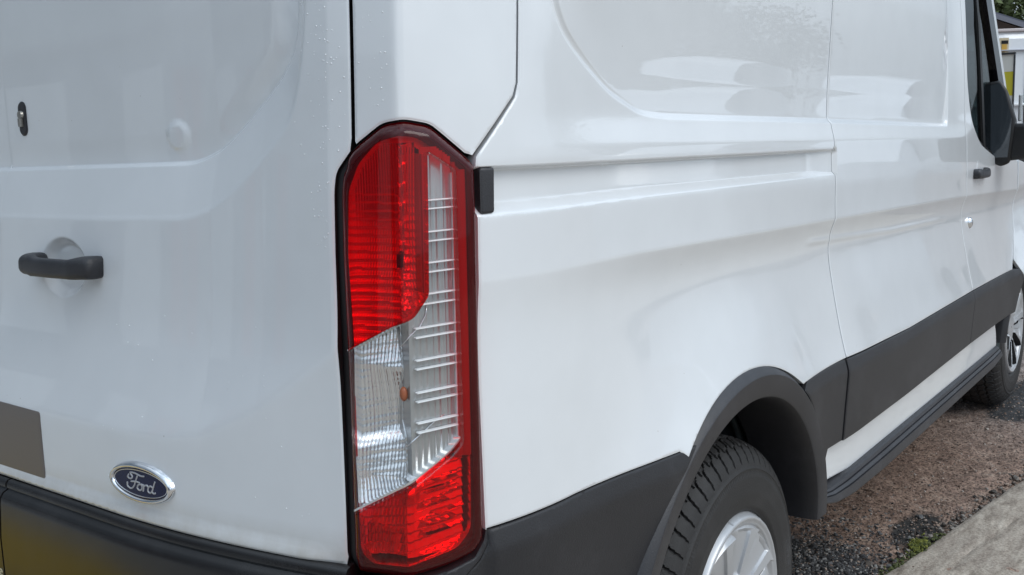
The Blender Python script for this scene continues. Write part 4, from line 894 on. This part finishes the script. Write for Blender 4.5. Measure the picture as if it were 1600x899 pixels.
# house with a gable beyond it
hs_ = empty('brick_house', (24, 2.5, 0), 'reddish brick building with a grey pitched roof behind the pale van', 'house')
def brick_mat():
    mm = mat('red_brick', (.2, .1, .08), .85); n, l, b_ = nodes(mm); t = n.new('ShaderNodeTexBrick'); c = n.new('ShaderNodeTexCoord'); mp_ = n.new('ShaderNodeMapping'); mp_.inputs['Rotation'].default_value = (R(90), 0, R(90)); l.new(c.outputs['Object'], mp_.inputs[0]); l.new(mp_.outputs[0], t.inputs[0])
    t.inputs['Color1'].default_value = (.17, .075, .055, 1); t.inputs['Color2'].default_value = (.11, .055, .045, 1); t.inputs['Mortar'].default_value = (.2, .16, .14, 1); t.inputs['Scale'].default_value = 4; l.new(t.outputs[0], b_.inputs['Base Color']); return mm
def gable(y0, y1, ze, zr, x0, x1):
    ym = (y0+y1)/2; V = [(x, y, z) for x in (x0, x1) for y, z in ((y0, 0), (y1, 0), (y1, ze), (ym, zr), (y0, ze))]
    return V, [(0, 4, 3, 2, 1), (5, 6, 7, 8, 9), (0, 1, 6, 5), (1, 2, 7, 6), (0, 5, 9, 4), (2, 3, 8, 7), (3, 4, 9, 8)]
yr_, zr_ = 7.0, 5.12
V, F = gable(-.5, 14.5, 1.75, zr_, 22, 32); o = mesh_obj('wall', [(x-24, y-2.5, z) for x, y, z in V], F, brick_mat(), hs_, smooth=False)
def slope_slab(ya, za, yb, zb, x0, x1, th):
    V = [(x-24, y-2.5, z+d) for x in (x0, x1) for (y, z) in ((ya, za), (yb, zb)) for d in (0, th)]
    return V, [(0, 1, 3, 2), (4, 6, 7, 5), (0, 4, 5, 1), (2, 3, 7, 6), (1, 5, 7, 3), (0, 2, 6, 4)]
RT = mat('grey_roof_tiles', (.16, .16, .19), .8)
mesh_obj('roof', *slope_slab(-1.0, 1.62, yr_, zr_+.02, 21.6, 32.4, .09), RT, hs_, smooth=False); mesh_obj('roof', *slope_slab(15.0, 1.62, yr_, zr_+.02, 21.6, 32.4, .09), RT, hs_, smooth=False)
mesh_obj('verge_board', *slope_slab(-1.0, 1.59, yr_, zr_-.03, 21.52, 21.595, .10), mat('grey_verge', (.30, .30, .34), .6), hs_, smooth=False)
# tree behind
def tree(loc, h, r, label, leaf, n, name='leafy_tree', group=None):
    t = empty(name, loc, label, 'tree', group); pr = [tube([(0, 0, 0), (.05, .02, h*.3), (0, .05, h*.6)], [r*.09, r*.07, r*.04], 8)]
    for i in range(7):
        a = i*.9; pr.append(tube([(0, 0, h*(.3+.03*i)), (math.cos(a)*r*.4, math.sin(a)*r*.4, h*(.5+.04*i)), (math.cos(a)*r*.7, math.sin(a)*r*.7, h*(.6+.05*i))], [r*.04, r*.025, r*.008], 6))
    mesh_obj('trunk', *merge(pr), mat('bark', (.07, .055, .04), .9), t)
    cl = rng.normal(0, 1, (34, 3)); cl /= np.linalg.norm(cl, axis=1)[:, None]; cl *= rng.uniform(.35, 1, (34, 1))**.6; cl = cl*np.array([r, r, h*.36])+np.array([0, 0, h*.64])
    c = cl[rng.integers(0, 34, n)]+rng.normal(0, 1, (n, 3))*r*.17; nn2 = rng.normal(0, 1, (n, 3)); nn2 /= np.linalg.norm(nn2, axis=1)[:, None]
    t1 = np.cross(nn2, rng.normal(0, 1, (n, 3))); t1 /= np.linalg.norm(t1, axis=1)[:, None]; t2 = np.cross(nn2, t1); s_ = rng.uniform(.6, 1.3, (n, 1))*r*.045
    V = np.stack([c-t1*s_, c-t2*s_*.5, c+t1*s_, c+t2*s_*.5], 1).reshape(-1, 3); F = np.arange(4*n).reshape(n, 4)
    mm = mat('leaves', leaf, .7); n2, l2, b2 = nodes(mm); g = n2.new('ShaderNodeNewGeometry'); l2.new(ramp(n2, l2, g.outputs['Random Per Island'], [(0, tuple(v*.5 for v in leaf)), (1, tuple(v*1.5 for v in leaf))]), b2.inputs['Base Color'])
    mesh_obj('crown', V, F, mm, t, smooth=False); return t
tree((34, 6.9, 0), 6.6, 2.5, 'green leafy tree rising behind the brick building at the top right corner', (.085, .11, .035), 14000)

# ------------------------------------------------------------------ the yard behind and beside the camera, mirrored in the paintwork
CL = mat('grey_cladding', (.20, .22, .25), .6); DK = mat('dark_glazing', (.03, .035, .04), .1, 0, 1)
ws = empty('workshop', (-11, 3, 0), 'grey clad workshop with pale roller doors facing the van rear, mirrored in its rear door', 'workshop')
def wp(name, c, s_, mt, par=ws): return box_obj(name, (c[0]+11, c[1]-3, c[2]), s_, mt, par)
wp('wall', (-12, 9, 2.1), (2, 36, 4.2), CL); wp('roof', (-12, 9, 4.3), (2.6, 36.6, .2), RT)
for yy in (1.5, 7.5, 16.5, 22.0): wp('roller_door', (-10.97, yy, 1.7), (.08, 3.2, 3.4), mat('roller_white', (.62, .64, .66), .5))
wp('door_trim', (-10.96, 4.3, 1.4), (.1, .5, 2.8), mat('red_trim', (.30, .04, .04), .5)); wp('door_trim', (-10.96, 13.4, 1.6), (.1, .7, 3.2), mat('red_trim', (.30, .04, .04), .5)); wp('window', (-10.97, -2, 2.0), (.08, 2.2, 1.2), DK); wp('window', (-10.97, 11.0, 2.2), (.08, 2.6, 1.4), DK)
hz = box_obj('yellow_bounce_block', (-.80, 2.75, .06), (.7, 2.2, .12), mat('yellow_block_paint', (.66, .42, .02), .6)); tag(hz, 'low yellow block added out of view behind the van to colour its bumper reflection', 'block')  # invented block, unseen; only there to put yellow into the bumper reflection
def car(loc, rz, label, body=(.72, .74, .76)):
    c = empty('parked_car', loc, label, 'car', 'parked cars mirrored in the van side'); c.rotation_euler = (0, 0, rz); c.scale = (1.12, 1.05, 1.2)
    xs = np.array([-2.1, -2.05, -1.7, -1.2, -.6, .1, .8, 1.4, 1.95, 2.1]); top = np.array([.75, 1.0, 1.32, 1.46, 1.50, 1.46, 1.10, .95, .80, .62]); belt = np.array([.72, .88, .93, .95, .95, .94, .93, .90, .78, .60])
    V, F = [], []; sec = 9
    for x, t, bl in zip(xs, top, belt):
        hw = .88-.06*(abs(x)/2.1)**4
        for y, z in ((-hw*.92, .22), (-hw, .5), (-hw, bl-.08), (-hw*.95, bl), (-hw*.72, max(bl, t-.04)), (0, max(bl+.01, t)), (hw*.72, max(bl, t-.04)), (hw*.95, bl), (hw, bl-.08), (hw, .5), (hw*.92, .22)): V.append((x, y, z))
    k = 11
    for i in range(len(xs)-1):
        for j in range(k-1): F.append((i*k+j, (i+1)*k+j, (i+1)*k+j+1, i*k+j+1))
    F += [tuple(range(k)), tuple(range((len(xs)-1)*k, len(xs)*k))[::-1]]
    P = mat('car_paint', body, .3, 0, 1); bo_ = mesh_obj('body', V, F, [P, DK], c, sharp=30)
    mi = [0]*len(F)
    for i in (2, 3, 4, 5, 6):
        for j in (3, 6): mi[i*(k-1)+j] = 1
    for j in (4, 5): mi[6*(k-1)+j] = 1
    mi[5*(k-1)+4] = mi[5*(k-1)+4]; bo_.data.polygons.foreach_set('material_index', mi)
    for x in (-1.3, 1.3):
        for y in (-.78, .78):
            t = mesh_obj('wheel', *lathe([(.01, -.02), (.2, -.02), (.31, -.04), (.32, .0), (.32, .16), (.01, .17)], 32), M['tyre'], c); t.location = (x, y if y < 0 else y-.12, .32)
    return c
car((11.2, -4.5, 0), R(-3), 'white people carrier mirrored in the van side panel, nearest the rear wheel'); car((16.4, -4.0, 0), R(-4), 'white people carrier mirrored in the van side panel, farther towards the cab')
for i, (x, y, h, r_) in enumerate(((36, -21, 8.0, 4.6), (45, -23, 6.0, 3.6), (90, -36, 9, 5.0))):
    tree((x, y, 0), h, r_, ['broad dark tree mirrored in the middle of the van side', 'smaller dark tree beside the broad one, mirrored in the van side', 'tall dark tree mirrored near the van cab'][i], (.05, .065, .03), 5000)
